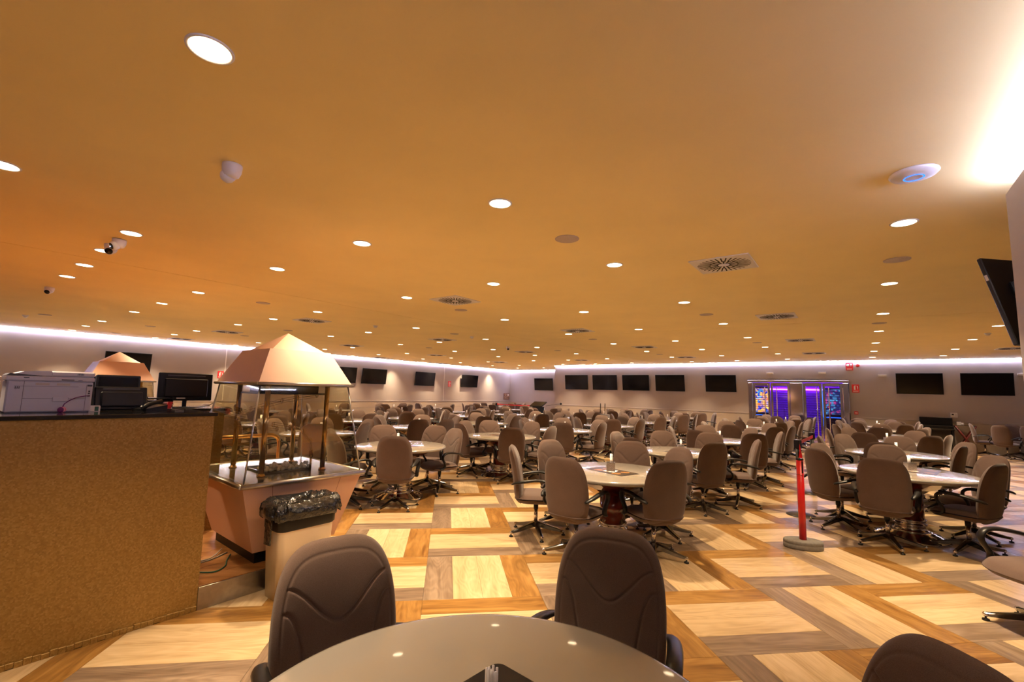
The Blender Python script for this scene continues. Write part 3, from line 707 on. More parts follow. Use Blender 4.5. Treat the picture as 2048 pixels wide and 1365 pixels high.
def sleeve_mb(mb=None, mi=0):
    mb = mb or MB(); mb.lathe([(.026, .268), (.027, .30), (.027, .345)], 14, mi)
    mb.box((0, 0, .348), (.17, .22, .022), mi, bev=.006); return mb
def leg_mb(k, mb=None, mi=0):
    mb = mb or MB(); T = Matrix.Rotation(2 * PI * k / 5 + .3, 4, 'Z')
    L0 = [(.018, .028, .075, .135), (.10, .025, .064, .112), (.20, .021, .044, .084), (.285, .018, .034, .062), (.315, .015, .033, .058)]
    vs = []; fs = []
    for x, w_, z0, z1 in L0: vs += [(x, -w_ * .6, z0), (x, w_ * .6, z0), (x, w_, z1 - .006), (x, w_ * .5, z1), (x, -w_ * .5, z1), (x, -w_, z1 - .006)]
    for r in range(4):
        for i in range(6):
            j = (i + 1) % 6; fs.append((r * 6 + i, r * 6 + j, r * 6 + 6 + j, r * 6 + 6 + i))
    fs.append((5, 4, 3, 2, 1, 0)); fs.append(tuple(24 + i for i in range(6)))
    return mb.add([T @ Vector(v) for v in vs], fs, mi)
def foot_mb(k, mb=None, mi=0, mj=1):
    mb = mb or MB(); a = 2 * PI * k / 5 + .3; c = (.312 * math.cos(a), .312 * math.sin(a), .043)
    mb.ball(c, .0185, 8, mi); mb.lathe([(.006, .030), (.006, .016), (.021, .012), (.023, .0)], 12, mj, c=(c[0], c[1], 0)); return mb
def hub_mb(mb=None, mi=0):
    mb = mb or MB(); mb.lathe([(.030, .078), (.036, .09), (.036, .118), (.026, .132), (.023, .14)], 16, mi); return mb

CH = {}
def chair_set(N):
    return {'back': back_mb(N).mesh('backrest', ['fabric']), 'seat': seat_mb(20).mesh('seat', ['fabric'])}
CH['mid'] = chair_set(44); CH['hi'] = {'back': back_mb(150).mesh('backrest', ['fabric']), 'seat': CH['mid']['seat']}
ARM = [arm_mb(s_).mesh('armrest', ['plastic']) for s_ in (-1, 1)]
COLM = col_mb().mesh('gas_column', ['chrome']); SLV = sleeve_mb().mesh('tilt_mechanism', ['plastic'])
LEG = [leg_mb(k).mesh('leg', ['alu']) for k in range(5)]; FOOT = [foot_mb(k).mesh('glide_foot', ['chrome', 'plastic']) for k in range(5)]; HUBM = hub_mb().mesh('base_hub', ['alu'])
far = MB(); back_mb(30, far); seat_mb(12, far); arm_mb(-1, far, 1, 6); arm_mb(1, far, 1, 6); col_mb(far, 2); sleeve_mb(far, 1); hub_mb(far, 3)
for k in range(5): leg_mb(k, far, 3); foot_mb(k, far, 2, 1)
FAR = far.mesh('swivel_armchair', ['fabric', 'plastic', 'chrome', 'alu'])
NCH = 0
def chair(x, y, face, label, lod='mid', grp='brown swivel armchairs around the tables', spin=0.0):
    """face = world heading in degrees the sitter would look to"""
    global NCH; NCH += 1
    rz = math.radians(face - 90)
    if lod == 'far':
        return tag(link('swivel_armchair', FAR), label, 'chair', grp, (x, y, 0), rz)
    t = thing('swivel_armchair', label, 'chair', (x, y, 0), rz, grp)
    link('backrest', CH[lod]['back'], t); link('seat', CH[lod]['seat'], t)
    for a in ARM: link('armrest', a, t)
    link('tilt_mechanism', SLV, t); link('gas_column', COLM, t)
    h = link('base_hub', HUBM, t); h.rotation_euler = (0, 0, spin)
    for k in range(5):
        l_ = link('leg', LEG[k], t); l_.rotation_euler = (0, 0, spin); link('glide_foot', FOOT[k], l_)
    return t

# ============================================================= TABLES
TR = .67
TTOP = MB().lathe([(.50, .697), (.60, .700), (.645, .706), (.664, .716), (.670, .728), (.666, .740), (.655, .7475), (.640, .750), (.0005, .750)], 96).mesh('tabletop', ['cream'])
pe = MB(); pe.lathe([(.52, .697), (.49, .68), (.20, .56), (.135, .51)], 8, sm=False); pe.lathe([(.135, .51), (.135, .215)], 36); PED = pe.mesh('pedestal', ['mahog'])
CLR = MB().lathe([(.140, .225), (.150, .218), (.150, .205), (.141, .198), (.141, .180), (.156, .172), (.156, .155), (.145, .148), (.145, .115), (.165, .10), (.185, .085)], 36).mesh('chrome_collar', ['chrome'])
BAS = MB().lathe([(.185, .088), (.22, .080), (.225, .070), (.265, .062), (.27, .050), (.31, .044), (.315, .032), (.350, .026), (.356, .010), (.362, 0)], 48).mesh('base_plate', ['chrome'])
PMAT = MB().prism(rrect(.53, .29, .006, 2), 0, .0015).mesh('placemat', ['mat'])
NAPM = MB().box((0, 0, .001), (.13, .13, .002)).mesh('paper_napkin', ['paper'])
hb = MB()
for s_ in (-1, 1): hb.box((s_ * .043, 0, .045), (.004, .09, .09)).box((0, s_ * .043, .045), (.082, .004, .09))
hb.box((0, 0, .004), (.084, .084, .006)); HBX = hb.mesh('holder_box', ['napkin'])
hr = MB()
for s_ in (-1, 1): hr.box((s_ * .044, 0, .091), (.006, .094, .004)).box((0, s_ * .044, .091), (.094, .006, .004))
HRM = hr.mesh('metal_rim', ['steel']); HFL = MB().box((0, 0, .045), (.075, .075, .075)).mesh('dark_infill', ['printdark'])  # dark block fills the holder and shows as its dark open top
random.seed(3)
stw = []
for k in range(9):
    a = k * 2.4; r = .0042 * math.sqrt(k) * 1.3; x, y = r * math.cos(a), r * math.sin(a); top = .178 + random.uniform(-.006, .006)
    stw.append(MB().lathe([(.0032, .02), (.0032, top)], 6, c=(x, y, 0)).mesh('straw', ['straw']))
sa = MB()
for k in range(9):
    a = k * 2.4; r = .0042 * math.sqrt(k) * 1.6; sa.lathe([(.0038, .02), (.0038, .178)], 5, c=(r * math.cos(a), r * math.sin(a), 0))
STALL = sa.mesh('straw_bundle', ['straw'])

def view_az(x, y):
    d = Vector((x - CAM.x, y - CAM.y)); return math.degrees(math.atan2(d.y, d.x))
POS = [(0, 'right'), (45, 'far right'), (90, 'far'), (135, 'far left'), (180, 'left'), (225, 'near left'), (270, 'near'), (315, 'near right')]
def table(x, y, name, lod, seats, mataz=-62.5, items=True, hold=(0, 0), matoff=(0, 0)):
    t = thing('round_table', 'round cream pedestal table, %s' % name, 'table', (x, y, 0), random.uniform(0, 6), 'round cream tables')
    link('tabletop', TTOP, t); link('pedestal', PED, t); link('chrome_collar', CLR, t); link('base_plate', BAS, t)
    if items:
        hx, hy = x + hold[0], y + hold[1]
        o = link('placemat', PMAT); tag(o, 'dark gold printed mat on the %s' % name, 'table mat', 'dark mats on the tables', (x + matoff[0], y + matoff[1], .7502), math.radians(mataz))
        if lod != 'far':
            o = link('paper_napkin', NAPM); tag(o, 'white napkin under holder on the %s' % name, 'napkin', 'napkins under the holders', (hx, hy, .7518), math.radians(mataz + 20))
        h = thing('napkin_holder', 'square napkin holder on the %s' % name, 'napkin holder', (hx, hy, .754 if lod != 'far' else .7518), math.radians(-18 if lod != 'far' else random.uniform(-60, 60)), 'napkin holders on the tables')
        link('holder_box', HBX, h); link('metal_rim', HRM, h); link('dark_infill', HFL, h)
        if lod != 'far':
            s_ = thing('straw_bundle', 'white straws in holder on the %s' % name, 'straws', (hx + .012, hy + .02, .825 - .07), 0, 'white straws in the holders')
            for me in stw: link('straw', me, s_)
        else:
            o = link('straw_bundle', STALL); tag(o, 'white straws in holder on the %s' % name, 'straws', 'white straws in the holders', (hx + .01, hy + .01, .754))
    used = set(); va = view_az(x, y)
    for s_ in seats:
        cx, cyy, face = s_[:3]; lab = s_[3] if len(s_) > 3 else None
        if lab is None:
            rel = (math.degrees(math.atan2(cyy - y, cx - x)) - va + 90) % 360
            best = sorted(POS, key=lambda p: min(abs(rel - p[0]), 360 - abs(rel - p[0])))
            nm = next(b for a, b in best if b not in used); used.add(nm)
            lab = 'brown armchair, %s side of the %s' % (nm, name)
        dist = (Vector((cx, cyy, 0)) - Vector((CAM.x, CAM.y, 0))).length
        chair(cx, cyy, face, lab, 'hi' if dist < 2.6 else ('mid' if dist < 9.2 else 'far'), spin=(cx * 7.3 + cyy * 3.1) % 1.25)

rowname = {'R': 'rightmost row', 'A': 'second row from right', 'B': 'third row from right', 'C': 'fourth row from right', 'D': 'third row from left wall', 'E': 'second row from left wall', 'F': 'row along left wall'}
PLAN = [('R', -5.05, [2.87, 5.35, 7.9, 10.5, 13.0, 15.2]), ('A', -2.45, [.30, 2.75, 5.3, 7.8, 10.2, 12.6, 14.9]), ('B', .85, [.10, 2.50, 4.8, 7.2, 9.6, 12.0, 14.4]),
        ('C', 3.35, [.25, 2.6, 4.9, 7.3, 9.7, 12.1, 14.5]), ('D', 6.0, [.4, 2.6, 4.7, 7.1, 9.5, 11.9]), ('E', 8.5, [-1.9, .5, 2.9, 6.4, 8.8, 11.2, 13.8]), ('F', 11.2, [-1.9, .5, 3.0, 5.5, 8.2, 10.6, 13.8, 16.3])]
def P2(t, az, r): return (t[0] + r * math.cos(math.radians(az)), t[1] + r * math.sin(math.radians(az)))
HAND = {
 ('A', 0): [(1.17, -1.16, -12), (1.44, -1.86, 46), (2.21, -1.95, 98), (2.63, -1.30, 196), (1.60, -.72, -62), (2.46, -.80, -112)],
 ('A', 1): [(3.72, -.27, 98), (4.46, .03, 152), (4.45, .80, -128), (3.85, 1.00, -95), (3.10, .75, -50), (3.03, .08, 25)],
 ('R', 0): [(5.05, -1.12, 0), (5.02, -1.80, 40), (5.72, -2.07, 106), (6.38, -1.62, 165), (6.15, -.85, -125), (5.42, -.78, -75)],
 ('B', 0): [(-.52, .06, 86), (.05, .98, 215), (-.15, 1.42, -112), (-.86, 1.40, -75), (-1.30, .78, 0), (-1.15, .2, 40)],
 ('B', 1): [(.62, 2.42, 28), (1.28, 1.78, 85), (1.85, 2.15, 140), (1.72, 2.95, -135), (1.05, 3.12, -85), (.70, 2.98, -45)],
}
TAKEN = [(q[0], q[1]) for L_ in HAND.values() for q in L_] + [(16.75, 5.87), (16.62, 5.25)]
random.seed(11)
for rn, v, us in PLAN:
    for i, u in enumerate(us):
        c = W(u, v); x, y = c.x, c.y
        nm = '%s table in %s' % (ORD[i + 1], rowname[rn])
        dist = (Vector((x, y, 0)) - Vector((CAM.x, CAM.y, 0))).length
        lod = 'mid' if dist < 9 else 'far'
        if (rn, i) in HAND: seats = HAND[(rn, i)]; jit = 0
        else:
            a0 = random.uniform(-18, 18) + 90 - 60; seats = []
            for k in range(6):
                if rn in 'EF' and random.random() < .30: continue
                if rn in 'D' and random.random() < .12: continue
                az = a0 + 60 * k + random.uniform(-7, 7); r = random.uniform(.62, .78)
                px, py = P2((x, y), az, r)
                pu, pv = (px + py) / S2, (py - px) / S2
                if pu > UR - .55 and pv < V1 + .3: continue
                if pv > VL - .4: continue
                if any((px - qx) ** 2 + (py - qy) ** 2 < .48 ** 2 for qx, qy in TAKEN): continue
                TAKEN.append((px, py))
                seats.append((px, py, az + 180 + random.uniform(-22, 22)))
        kw = {}
        if (rn, i) == ('A', 0): kw = dict(hold=(-.03, -.02), matoff=(-.02, -.02))
        if (rn, i) == ('R', 0): kw = dict(hold=(.14, .08), matoff=(.28, .05), mataz=35)
        if not kw and dist < 12: kw = dict(hold=(random.uniform(-.1, .1), random.uniform(-.1, .1)), mataz=random.choice((-62, 30, -50, -70)))
        table(x, y, nm, lod, seats, **kw)
# lone table near the right wall with chairs pulled out
c = W(15.2, -9.1); table(c.x, c.y, 'lone table by the far right wall', 'far', [(16.55, 5.75, -50), (16.50, 5.15, 10), (16.9, 4.7, 0), (17.6, 5.6, -120)])
# foreground table
NT = (.235, -5.285)
table(NT[0], NT[1], 'nearest table at the bottom', 'mid', [
  (-.16, -4.68, -60, 'large brown armchair facing the camera, left behind the nearest table'), (.745, -4.62, -120, 'large brown armchair facing the camera, right behind the nearest table'),
  (1.10, -5.42, 178, 'brown armchair with only its top showing at bottom right')], items=False)
tr = MB(); tr.prism(rrect(.30, .30, .03, 6), 0, .008); t = tag(tr.build('serving_tray', 'black'), 'glossy black square tray on the nearest table', 'tray', loc=(.29, -5.17, .7502), rz=math.radians(40))
m = MB()
T0 = Matrix.Translation((0, 0, .0083))
def ring(mb, c, r, w_, n=40, sy_=1.0, a0=0, a1=360):
    vs = []; fs = []
    for i in range(n + 1):
        a = math.radians(a0 + (a1 - a0) * i / n)
        for q in (r - w_ / 2, r + w_ / 2): vs.append((c[0] + q * math.cos(a), c[1] + q * sy_ * math.sin(a), .0084))
    for i in range(n): fs.append((2 * i, 2 * i + 1, 2 * i + 3, 2 * i + 2))
    mb.add(vs, fs)
ring(m, (0, 0), .085, .005); ring(m, (0, 0), .066, .004)
for k in range(16):
    a = 2 * PI * k / 16; b = a + .25; p = (.068 * math.cos(a), .068 * math.sin(a)); q = (.083 * math.cos(b), .083 * math.sin(b)); w_ = .0016
    m.add([(p[0] - w_, p[1], .0084), (p[0] + w_, p[1] + w_, .0084), (q[0] + w_, q[1] + w_, .0084), (q[0] - w_, q[1], .0084)], [(0, 1, 2, 3)])
m.build('ring_emblem', 'orange_print', t)
h = thing('napkin_holder', 'pale napkin holder on the black tray, just below the frame', 'napkin holder', (.249, -5.31, .7584), .3, 'napkin holders on the tables')
link('holder_box', HBX, h); link('metal_rim', HRM, h)
s_ = thing('straw_bundle', 'bunch of pale straws standing over the black tray, nearest of all', 'straws', (.249, -5.315, .762), 0, 'white straws in the holders')
for me in stw: link('straw', me, s_)
# chair cut by the right edge
chair(4.33, -3.62, 176, 'dark brown armchair cut off by the right picture edge', 'mid', spin=.55)

# ============================================================= BARRIER POSTS
t = thing('barrier_post', 'bright red round post on an oval grey stone base', 'barrier post', (3.96, -1.82, 0), math.radians(-25))
MB().lathe([(.185, 0), (.190, .012), (.190, .045), (.186, .05), (.190, .055), (.188, .078), (.178, .088), (.001, .09)], 40, sx=1.0, sy=.62).build('stone_base', 'stone', t)
MB().lathe([(.034, .085), (.034, .925)], 28).build('red_tube', 'red', t); MB().lathe([(.036, .92), (.037, .935), (.03, .94), (.001, .941)], 24).build('cap', 'black', t)
MB().box((0, -.034, .85), (.016, .012, .13), bev=.003, T=Matrix.Rotation(math.radians(25), 4, 'Z')).build('hook_slot', 'black', t)
MB().tube([(.036 * math.cos(a), .036 * math.sin(a), .765 + .008 * math.sin(2 * a)) for a in [k * .4 for k in range(17)]], .002, 5).build('worn_ring', 'redwood', t)
def stanchion(x, y, h, lab):
    t = thing('belt_stanchion', lab, 'barrier post', (x, y, 0), math.radians(20), 'black belt barrier posts')
    MB().lathe([(.175, 0), (.175, .008), (.15, .018), (.06, .035), (.001, .036)], 36).build('round_base', 'blkbase', t)
    MB().lathe([(.031, .03), (.031, h - .06)], 20).build('black_pole', 'black', t)
    MB().box((0, 0, h - .04), (.075, .075, .12), bev=.008).build('belt_head', 'black', t); return t
p1 = W(3.14, -3.92); p2 = W(5.0, -3.95)
stanchion(p1.x, p1.y, 1.0, 'black belt post standing just behind the bright red post'); stanchion(p2.x, p2.y, 1.0, 'second black belt post, between the chairs right of the red post')
def belt(a, b, z0, z1, sag, lab, name='retractable_belt', grp='red barrier belts'):
    m = MB(); n = 14; A_ = Vector(a); B_ = Vector(b); d = (B_ - A_).normalized(); nn = Vector((-d.y, d.x, 0)) * .0012; vs = []; fs = []
    for i in range(n + 1):
        f = i / n; p = A_.lerp(B_, f); z = z0 * (1 - f) + z1 * f - sag * 4 * f * (1 - f)
        for sg in (1, -1):
            for dz in (.025, -.025): vs.append((p.x + sg * nn.x, p.y + sg * nn.y, z + dz))
    for i in range(n):
        k = 4 * i; fs += [(k, k + 1, k + 5, k + 4), (k + 2, k + 6, k + 7, k + 3), (k, k + 4, k + 6, k + 2), (k + 1, k + 3, k + 7, k + 5)]
    m.add(vs, fs); return tag(m.build(name, 'red'), lab, 'belt', grp)
belt((p1.x + .03, p1.y + .03, 0), (p2.x, p2.y - .03, 0), .965, .955, .0, 'taut red belt between the two black posts near the red post')
m = MB(); m.add([(0, 0, .97), (-.022, -.004, .80), (.03, -.006, .80), (-.020, .002, .70), (.030, .002, .70)], [(0, 1, 2), (1, 3, 4, 2), (2, 1, 0), (2, 4, 3, 1)])
tag(m.build('hanging_belt', 'red'), 'loose red belt end hanging down behind the red post', 'belt', 'red barrier belts', (p1.x - .01, p1.y - .045, 0))
q1 = W(13.4, 9.8); q2 = W(13.5, 7.6)
stanchion(q1.x, q1.y, 1.0, 'far belt post at the left end of the distant red belt'); stanchion(q2.x, q2.y, 1.0, 'far belt post at the right end of the distant red belt')
belt((q1.x, q1.y, 0), (q2.x, q2.y, 0), .97, .97, .02, 'distant red belt in front of the far wall corner')

# ============================================================= FAR WALL FURNITURE
t = thing('upright_piano', 'black upright piano standing against the far right wall', 'piano', W(UR - .27, -6.62, 0), A45 - PI / 2)
MB().box((0, .02, .42), (.82, .36, .84), bev=.01).box((0, .12, .97), (.82, .16, .26), bev=.01).build('body', 'piano', t)
MB().box((0, -.20, .72), (.82, .16, .05), bev=.01).build('keyboard_shelf', 'piano', t); MB().box((0, .04, 1.00), (.70, .012, .20), T=Matrix.Rotation(math.radians(-12), 4, 'X')).build('music_stand', 'black', t)
for x in (-.37, .37): MB().box((x, -.22, .35), (.06, .07, .70), bev=.006).build('leg', 'piano', t)
MB().box((-.15, -.17, .12), (.12, .10, .03)).build('pedal_bar', 'brass', t)
tag(MB().box((0, 0, .06), (.10, .05, .12), bev=.006).box((.05, 0, .008), (.22, .10, .016), bev=.004).build('white_adapter', 'white'), 'white plastic device on the right end of the piano', 'device', loc=W(UR - .22, -7.18, .86), rz=A45 - PI / 2)
t = thing('folding_stand', 'red brown crossed leg folding stand beside the piano', 'stand', W(UR - .32, -7.30, 0), A45 - PI / 2)
for y in (-.16, .16):
    for sg in (1, -1): MB().tube([(-.24 * sg, y, .02), (.24 * sg, y, .86)], .022, 6).build('crossed_leg', 'redwood', t)
MB().tube([(-.24, -.18, .86), (-.24, .18, .86)], .014, 8).tube([(.24, -.18, .86), (.24, .18, .86)], .014, 8).build('top_rail', 'redwood', t)
MB().box((0, 0, .872), (.5, .34, .014), bev=.003).build('tray_top', 'black', t)
tag(MB().lathe([(.035, 0), (.035, .06), (.03, .075), (.001, .076)], 14).build('white_mug', 'white'), 'small white mug on the folding stand', 'mug', loc=W(UR - .32, -7.25, .880))
# clothed service table and lectern in the middle distance
cv = MB(); prof = []; n = 48; vs = []; fs = []
for k, (r, z) in enumerate(((.0, .90), (.24, .90), (.26, .885), (.27, .70), (.30, .35), (.32, .03))):
    for i in range(n):
        a = 2 * PI * i / n; rr = r * (1 + (.07 * math.sin(9 * a) if z < .88 else 0) * (1.0 - z)); vs.append((rr * math.cos(a), rr * math.sin(a), z))
for k in range(5):
    for i in range(n): j = (i + 1) % n; fs.append((k * n + i, (k + 1) * n + i, (k + 1) * n + j, k * n + j))
cv.add(vs, fs, 0, True); g_ = W(10.2, 2.5)
t = thing('service_table', 'small round table with grey cloth to the floor, mid hall', 'table', (g_.x, g_.y, 0)); cv.build('grey_cloth', 'greycloth', t)
t = thing('wire_rack', 'black bent wire rack on the grey clothed table', 'rack', (g_.x, g_.y, .902))
for x in (-.10, .06):
    MB().tube([(x, -.1, 0), (x, -.1, .30), (x + .02, -.05, .36), (x + .06, .05, .34), (x + .07, .1, 0)], .012, 7).build('bent_wire', 'black', t)
g_ = W(11.6, 6.1)
t = thing('lectern', 'black slanted lectern before the wall corner', 'lectern', (g_.x, g_.y, 0), A45 - PI / 2)
MB().box((0, 0, .5), (.40, .30, 1.0), bev=.01).build('column', 'black', t); MB().box((0, 0, 1.12), (.62, .42, .05), bev=.01, T=Matrix.Translation((0, 0, 1.1)) @ Matrix.Rotation(.45, 4, 'X') @ Matrix.Translation((0, 0, -1.12))).build('slanted_top', 'black', t)
t = thing('gooseneck_microphone', 'long gooseneck microphone reaching right from the lectern', 'microphone', (g_.x + .30, g_.y - .1, 1.02))
MB().tube([(0, 0, .02), (.2, -.1, .06), (.42, -.2, .10), (.55, -.25, .12)], .008, 7).build('gooseneck', 'black', t); MB().ball((.58, -.26, .125), .045, 10).build('foam_head', 'black', t)
t = thing('charger_base', 'low black device on the floor left of the purple doors', 'device', W(UR - .35, -.55, 0), A45 - PI / 2)
MB().box((0, 0, .25), (.12, .12, .5), bev=.01).build('pedestal', 'black', t); MB().box((0, 0, .54), (.5, .25, .07), bev=.02).build('top', 'black', t)

# ============================================================= PLATFORM, COUNTERS
PZ = .155; PU = -1.86; PV1 = 6.5
m = MB(); m.box(((U0 + PU) / 2, (-.86 + PV1) / 2 + .004, PZ / 2 - .006), (PU - U0 - .01, PV1 + .86 - .01, PZ - .012)); plat = struct('platform', m, 'joint')
for k in range(20):
    v = -.86 + .012 + (k + .5) * .183
    if v > 2.8: break
    for j in range(5):
        ln = 1.22; u1 = PU - .012 - j * ln + (0 if k % 2 else .61); u0 = u1 - ln
        u1 = min(u1, PU - .012); u0 = max(u0, -5.2)
        if u1 - u0 < .05: continue
        MB().box(((u0 + u1) / 2, v, PZ - .005), (u1 - u0 - .002, .181, .010), bev=.0015).build('plank', 'platwood', plat)
MB().box(((-5.2 + PU) / 2, 4.65, PZ - .005), (PU + 5.2 - .03, 3.66, .010)).build('distant_boards', 'platwood', plat)
MB().box(((-3.07 + PU) / 2, -.866, PZ / 2), (PU + 3.07, .012, PZ), bev=.002).build('steel_fascia', 'steel', plat)
MB().box((PU + .004, (-.86 + PV1) / 2, PZ / 2), (.012, PV1 + .86, PZ), bev=.002).build('steel_fascia', 'steel', plat)
t = thing('handrail', 'bent brass tube handrail behind the glass display case', 'handrail', W(0, 0, 0), A45)
pts = [(-2.9, 1.5, .95), (-1.52, 1.5, .945)] + [(-1.52 + .12 * math.sin(a), 1.5, .945 - .12 * (1 - math.cos(a))) for a in [k * PI / 14 for k in range(1, 8)]] + [(-1.40, 1.5, .0)]
MB().tube(pts, .024, 12).build('tube', 'brass', t); MB().tube([(-2.86, 1.5, .93), (-2.86, 1.5, PZ)], .022, 12).build('post', 'brass', t)

t = thing('service_counter', 'gold mosaic covered counter with black granite top, front left', 'counter', W(0, 0, 0), A45)
MB().box(((U0 + .05 - 3.07) / 2, -.66, .675), (-3.07 - U0 - .05, .40, 1.35)).build('gold_panel', 'gold', t)
MB().box(((U0 + .05 - 3.055) / 2, -.55, 1.362), (-3.055 - U0 - .05, .66, .026), bev=.004).build('granite_top', 'granite', t)
fr = MB()
for k in range(60):
    u = -3.09 - k * .035; fr.box((u, -.866, .016 + .003 * math.sin(k * 2.3)), (.0345, .012, .034 + .004 * math.sin(k * 1.7)), bev=.002)
fr.build('frayed_edge_trim', 'gold', t, kind='stuff')
t = thing('rear_counter', 'lower gold counter with black top behind the main counter', 'counter', W(0, 0, 0), A45)
MB().box((-3.25, .80, (PZ + 1.315) / 2), (1.56, .56, 1.315 - PZ)).build('gold_panel', 'gold', t); MB().box((-3.25, .80, 1.329), (1.60, .60, .028), bev=.004).build('granite_top', 'granite', t)

# ============================================================= DISPLAY CASES
def frus(mb, a0, b0, z0, a1, b1, z1, mi=0, cap0=True, cap1=True):
    vs = [(s_ * a, q * b, z) for a, b, z in ((a0, b0, z0), (a1, b1, z1)) for s_, q in ((-1, -1), (1, -1), (1, 1), (-1, 1))]
    fs = [(i, (i + 1) % 4, 4 + (i + 1) % 4, 4 + i) for i in range(4)]
    if cap0: fs.append((3, 2, 1, 0))
    if cap1: fs.append((4, 5, 6, 7))
    return mb.add(vs, fs, mi)
def case(u, v, rz, lab, full=True):
    t = thing('display_case', lab, 'display case', W(u, v, 0), A45 + rz, 'peaked glass display cases')
    a, b, zt, a2, b2, ze, a3, b3, z3, z4, a0, b0, zb = .531, .602, .816, .416, .476, 1.599, .279, .302, 1.906, 2.087, .349, .457, .246
    frus(MB(), a0 - .03, b0 - .03, PZ, a0 - .03, b0 - .03, zb).build('plinth', 'black', t)
    bo = frus(MB(), a0, b0, zb, a - .02, b - .02, zt - .03).build('base_body', 'pink', t)
    sj = MB()
    for f in (.22, .80):    # fine panel joints on the sloped front
        x0_, x1_ = -a0 + 2 * a0 * f, -(a - .02) + 2 * (a - .02) * f
        sj.add([(x0_ - .0015, -b0 - .0006, zb), (x0_ + .0015, -b0 - .0006, zb), (x1_ + .0015, -(b - .02) - .0006, zt - .03), (x1_ - .0015, -(b - .02) - .0006, zt - .03)], [(0, 1, 2, 3)])
    sj.build('panel_joint', 'redwood', bo)
    MB().box((0, 0, zt - .015), (2 * a - .02, 2 * b - .02, .028)).build('mirror_top', 'slate', t)
    e = MB()
    for sg in (-1, 1):
        e.tube([(-a, sg * b, zt - .014), (a, sg * b, zt - .014)], .019, 10).tube([(sg * a, -b, zt - .014), (sg * a, b, zt - .014)], .019, 10)
    e.build('metal_edge', 'steel', t)
    # glass: four sloping panes with gaps at the arrises, metal corner strips
    g0, h0, g1, h1 = a - .03, b - .03, a2 - .02, b2 - .02; za, zc = zt + .001, ze - .01; th = .006
    def pane(P): 
        P = [Vector(p) for p in P]; n_ = (P[1] - P[0]).cross(P[3] - P[0]).normalized() * th
        m_ = MB(); m_.add([*P, *[p - n_ for p in P]], [(0, 1, 2, 3), (7, 6, 5, 4), (0, 4, 5, 1), (1, 5, 6, 2), (2, 6, 7, 3), (3, 7, 4, 0)]); m_.build('glass_pane', 'glass', t)
    k_ = .012
    for sg in (-1, 1):
        pane([(-g0 + k_, sg * h0, za), (g0 - k_, sg * h0, za), (g1 - k_, sg * h1, zc), (-g1 + k_, sg * h1, zc)][::(1 if sg < 0 else -1)])
        pane([(sg * g0, -h0 + k_, za), (sg * g0, h0 - k_, za), (sg * g1, h1 - k_, zc), (sg * g1, -h1 + k_, zc)][::(1 if sg > 0 else -1)])
        for q in (-1, 1): MB().tube([(sg * g0, q * h0, za), (sg * g1, q * h1, zc)], .007, 6).build('corner_strip', 'steel', t)
    # roof
    frus(MB(), a2, b2, ze + .012, a3, b3, z3).build('roof_skirt', 'pink', t)
    frus(MB(), a3 - .035, b3 - .035, z3, .0005, .0005, z4).build('roof_peak', 'pink', t)
    e = MB()
    for sg in (-1, 1):
        e.tube([(-a2 - .01, sg * (b2 + .01), ze), (a2 + .01, sg * (b2 + .01), ze)], .014, 10).tube([(sg * (a2 + .01), -b2 - .01, ze), (sg * (a2 + .01), b2 + .01, ze)], .014, 10)
    e.box((0, 0, ze + .004), (2 * a2, 2 * b2, .012)); e.build('eave_edge', 'steel', t)
    # brass posts
    for sx_, sy_ in ((-1, -1), (1, -1), (1, 1), (-1, 1)):
        x, y = sx_ * .27, sy_ * .31
        p_ = MB().lathe([(.0215, zt), (.0215, ze)], 20, c=(x, y, 0)).build('brass_post', 'brass', t)
        MB().lathe([(.034, zt), (.034, zt + .006), (.026, zt + .012), (.0225, zt + .022)], 20, c=(x, y, 0)).build('post_collar', 'brass', p_)
    hb_ = MB().box((.02, .02, 1.555), (.50, .34, .085), bev=.006).box((.02, .02, 1.512), (.62, .44, .014), bev=.004).build('inner_lamp_housing', 'black', t)
    MB().box((0, 0, zt + .003), (.40, .42, .006)).build('ball_tray', 'black', t)
    w_ = MB()
    for s_ in (-1, 1): w_.box((s_ * .20, 0, zt + .006), (.008, .42, .012)).box((0, s_ * .21, zt + .006), (.40, .008, .012))
    w_.build('tray_wall', 'slate', t)
    # wire ball chutes: rings joined by paired wires
    def chute(path, n=3, r=.022):
        P_ = [Vector(p) for p in path]; m_ = MB()
        for k in range(4):
            off = Vector((0, .9 * r * math.cos(k * PI / 2), .9 * r * math.sin(k * PI / 2))); m_.tube([p + off for p in P_], .0016, 5)
        for p in P_[::1]:
            m_.tube([(p.x, p.y + r * math.cos(a), p.z + r * math.sin(a)) for a in [q * PI / 7 for q in range(15)]], .0032, 6, cap=False)
        m_.build('wire_chute', 'brass', t)
    chute([(-.40, -.10, 1.33), (-.30, -.06, 1.37), (-.16, -.02, 1.40), (.0, .02, 1.44), (.14, 0, 1.47), (.28, -.10, 1.50)])
    chute([(-.05, .05, 1.22), (.10, .03, 1.19), (.20, -.02, 1.15), (.26, -.08, 1.06), (.25, -.12, .96)])
    chute([(-.36, .1, 1.22), (-.18, .12, 1.20), (.02, .12, 1.17)])
    MB().tube([(.16, -.30, zt), (.16, -.30, .93)], .010, 8).build('funnel_stem', 'brass', t)
    MB().lathe([(.034, -.006), (.040, 0), (.034, .006), (.028, 0), (.034, -.006)], 20, T=Matrix.Translation((.16, -.30, .965)) @ Matrix.Rotation(PI / 2, 4, 'Y')).build('funnel_ring', 'brass', t)
    return t
random.seed(5)
case(-2.286, -.279, -.045, 'peaked pink roofed glass case with brass posts, front left'); 
BALL = MB().ball((0, 0, .0), .0165, 8).mesh('clear_ball', ['clear'])
T = Matrix.Rotation(A45 - .045, 4, 'Z'); cc = W(-2.286, -.279); n = 0
